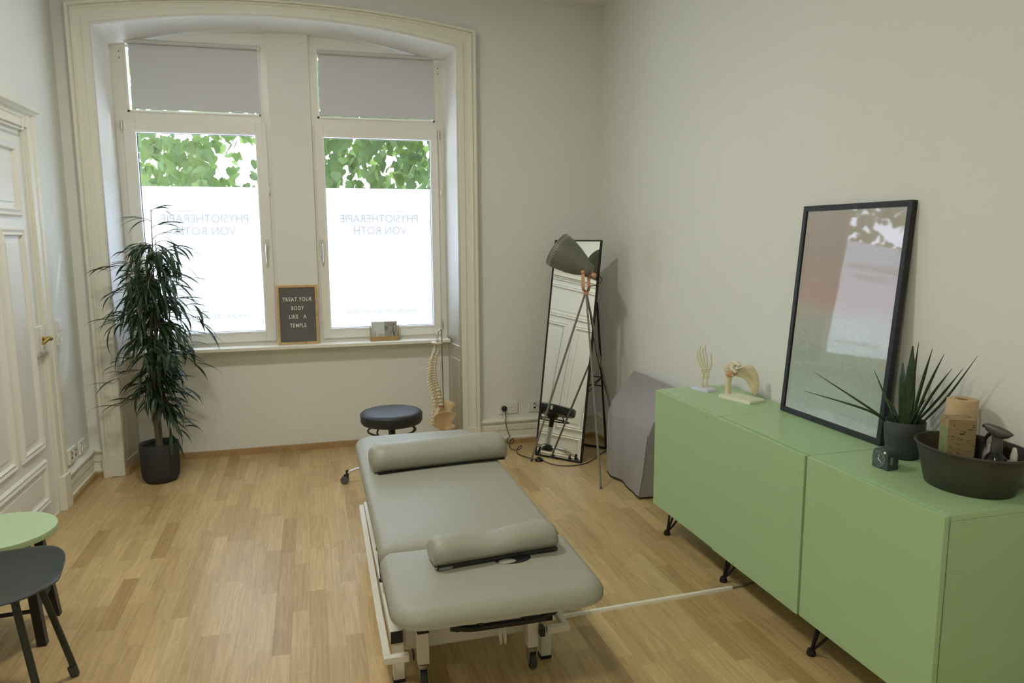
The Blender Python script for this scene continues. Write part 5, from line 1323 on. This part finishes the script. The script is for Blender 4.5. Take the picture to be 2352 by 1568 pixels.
# ------------------------------------------------------------------ chair and side table by the left wall
def side_table():
    c = Vector((-1.205, 3.095, 0)); R_ = 0.200; Z = 0.455
    t = thing('side_table', 'round green topped side table with black legs at the left edge', 'side table', c)
    bm = B(); lathe(bm, [(R_-0.001,Z-0.024),(R_,Z-0.022),(R_,Z-0.002),(R_-0.002,Z),(0.001,Z)], c, n=64); fin('table_top', bm, GREEN2, t, ang=40)
    F_ = [(-1.068,3.035),(-1.092,3.278),(-1.325,3.262),(-1.300,3.015)]
    T_ = [(-1.105,3.050),(-1.115,3.215),(-1.290,3.205),(-1.280,3.045)]
    for (fx,fy),(tx,ty) in zip(F_, T_):
        bm = B(); s = 0.0165
        loft(bm, [[Vector((x+a*s, y+b*s, z)) for a, b in ((-1,-1),(1,-1),(1,1),(-1,1))] for x, y, z in ((fx,fy,0),(tx,ty,Z-0.024))]); fin('leg', bm, BLACK, t, smooth=False, bevel=0.002)
    bm = B()
    def at(i, z): 
        k = z/(Z-0.024); return Vector((F_[i][0]+(T_[i][0]-F_[i][0])*k, F_[i][1]+(T_[i][1]-F_[i][1])*k, z))
    for i, j, z in ((0,1,0.14),(2,3,0.14),(0,3,0.14),(1,2,0.14),(0,3,0.40),(0,1,0.40),(1,2,0.40),(2,3,0.40)):
        tube(bm, [at(i,z), at(j,z)], 0.0085 if z < 0.3 else 0.012, 8)
    fin('stretcher', bm, BLACK, t)
side_table()
def chair():
    c = Vector((-1.10, 2.62, 0)); t = thing('shell_chair', 'dark moulded shell chair with tube legs at the lower left edge', 'chair', c)
    # seat shell: rows from back edge (near wall) to front edge (+x), thickened
    bm = B()
    def edge(u):  # u 0..1 around half width -> y half extents per x
        return u
    rows = []
    prof = [(-1.385,0.80,0.20),(-1.372,0.70,0.225),(-1.350,0.60,0.235),(-1.325,0.52,0.240),(-1.285,0.462,0.245),(-1.22,0.437,0.250),(-1.12,0.432,0.255),(-1.02,0.440,0.250),(-0.94,0.450,0.232),(-0.893,0.452,0.190),(-0.868,0.447,0.135),(-0.858,0.441,0.060)]
    n = 14
    for x, z, hw in prof:
        row = []
        for j in range(n+1):
            v = -1+2*j/n
            dz = 0.030*abs(v)**2.5 if x < -0.9 else 0.020*abs(v)**2
            if z > 0.5: row.append(Vector((x+0.035*abs(v)**2, c.y+v*hw, z)))
            else: row.append(Vector((x - (0.0 if x < -0.95 else 0.0), c.y+v*hw, z+dz-0.010)))
        rows.append(row)
    loft(bm, rows, closed=False)
    o = fin('seat_shell', bm, CHAIRP, t, ang=60)
    m = o.modifiers.new('thick', 'SOLIDIFY'); m.thickness = 0.008; m.offset = -1
    s = o.modifiers.new('sub', 'SUBSURF'); s.levels = 1; s.render_levels = 2
    for (fx,fy,tx,ty) in ((-0.885,2.772,-0.955,2.715),(-0.885,2.470,-0.955,2.525),(-1.345,2.80,-1.22,2.715),(-1.345,2.44,-1.22,2.525)):
        bm = B(); tube(bm, smoothpath([(fx,fy,0.008),(fx*0.97+tx*0.03,fy*0.97+ty*0.03,0.04),(tx*0.93+fx*0.07,ty*0.93+fy*0.07,0.385),(tx,ty,0.418),((tx-1.10)/2,(ty+2.62)/2,0.424)], 6), 0.0115, 12); lg = fin('leg', bm, CHAIRL, t)
        bm = B(); dr = (Vector((tx,ty,0.41))-Vector((fx,fy,0))).normalized(); tube(bm, [Vector((fx,fy,0.0))+Vector((0,0,0.004)), Vector((fx,fy,0.0))+dr*0.040], 0.0150, 14); fin('foot_cap', bm, mat('foot_rubber',(0.05,0.048,0.04),0.6), lg)
chair()

# ------------------------------------------------------------------ ceiling lamp just above the picture (it casts the shade under the sill and beside the mirror), and a second light added to brighten the near side
def ceiling_lamp():
    m = bpy.data.materials.new('opal_glow'); m.use_nodes = True; nt = m.node_tree; nt.nodes.clear()
    e = nt.nodes.new('ShaderNodeEmission'); e.inputs[0].default_value = (0.98, 0.955, 0.85, 1); e.inputs[1].default_value = 52.0
    o_ = nt.nodes.new('ShaderNodeOutputMaterial'); nt.links.new(e.outputs[0], o_.inputs[0])
    for c, lab in ((Vector((-0.30, 3.15, ZC)), 'round white ceiling light above the treatment table'), (Vector((-0.50, 0.1, ZC)), 'added unseen ceiling light brightening the near side of the room')):
        t = thing('flush_ceiling_light', lab, 'ceiling light', c, 'flush ceiling lights')
        bm = B(); lathe(bm, [(0.150,-0.002),(0.168,-0.003),(0.172,-0.04),(0.168,-0.055),(0.150,-0.056)], c, n=48); fin('lamp_housing', bm, WHITEP, t)
        bm = B(); lathe(bm, [(0.149,-0.0565),(0.149,-0.060),(0.0,-0.062)], c, n=48, cap=False); fin('opal_disc', bm, m, t)
ceiling_lamp()
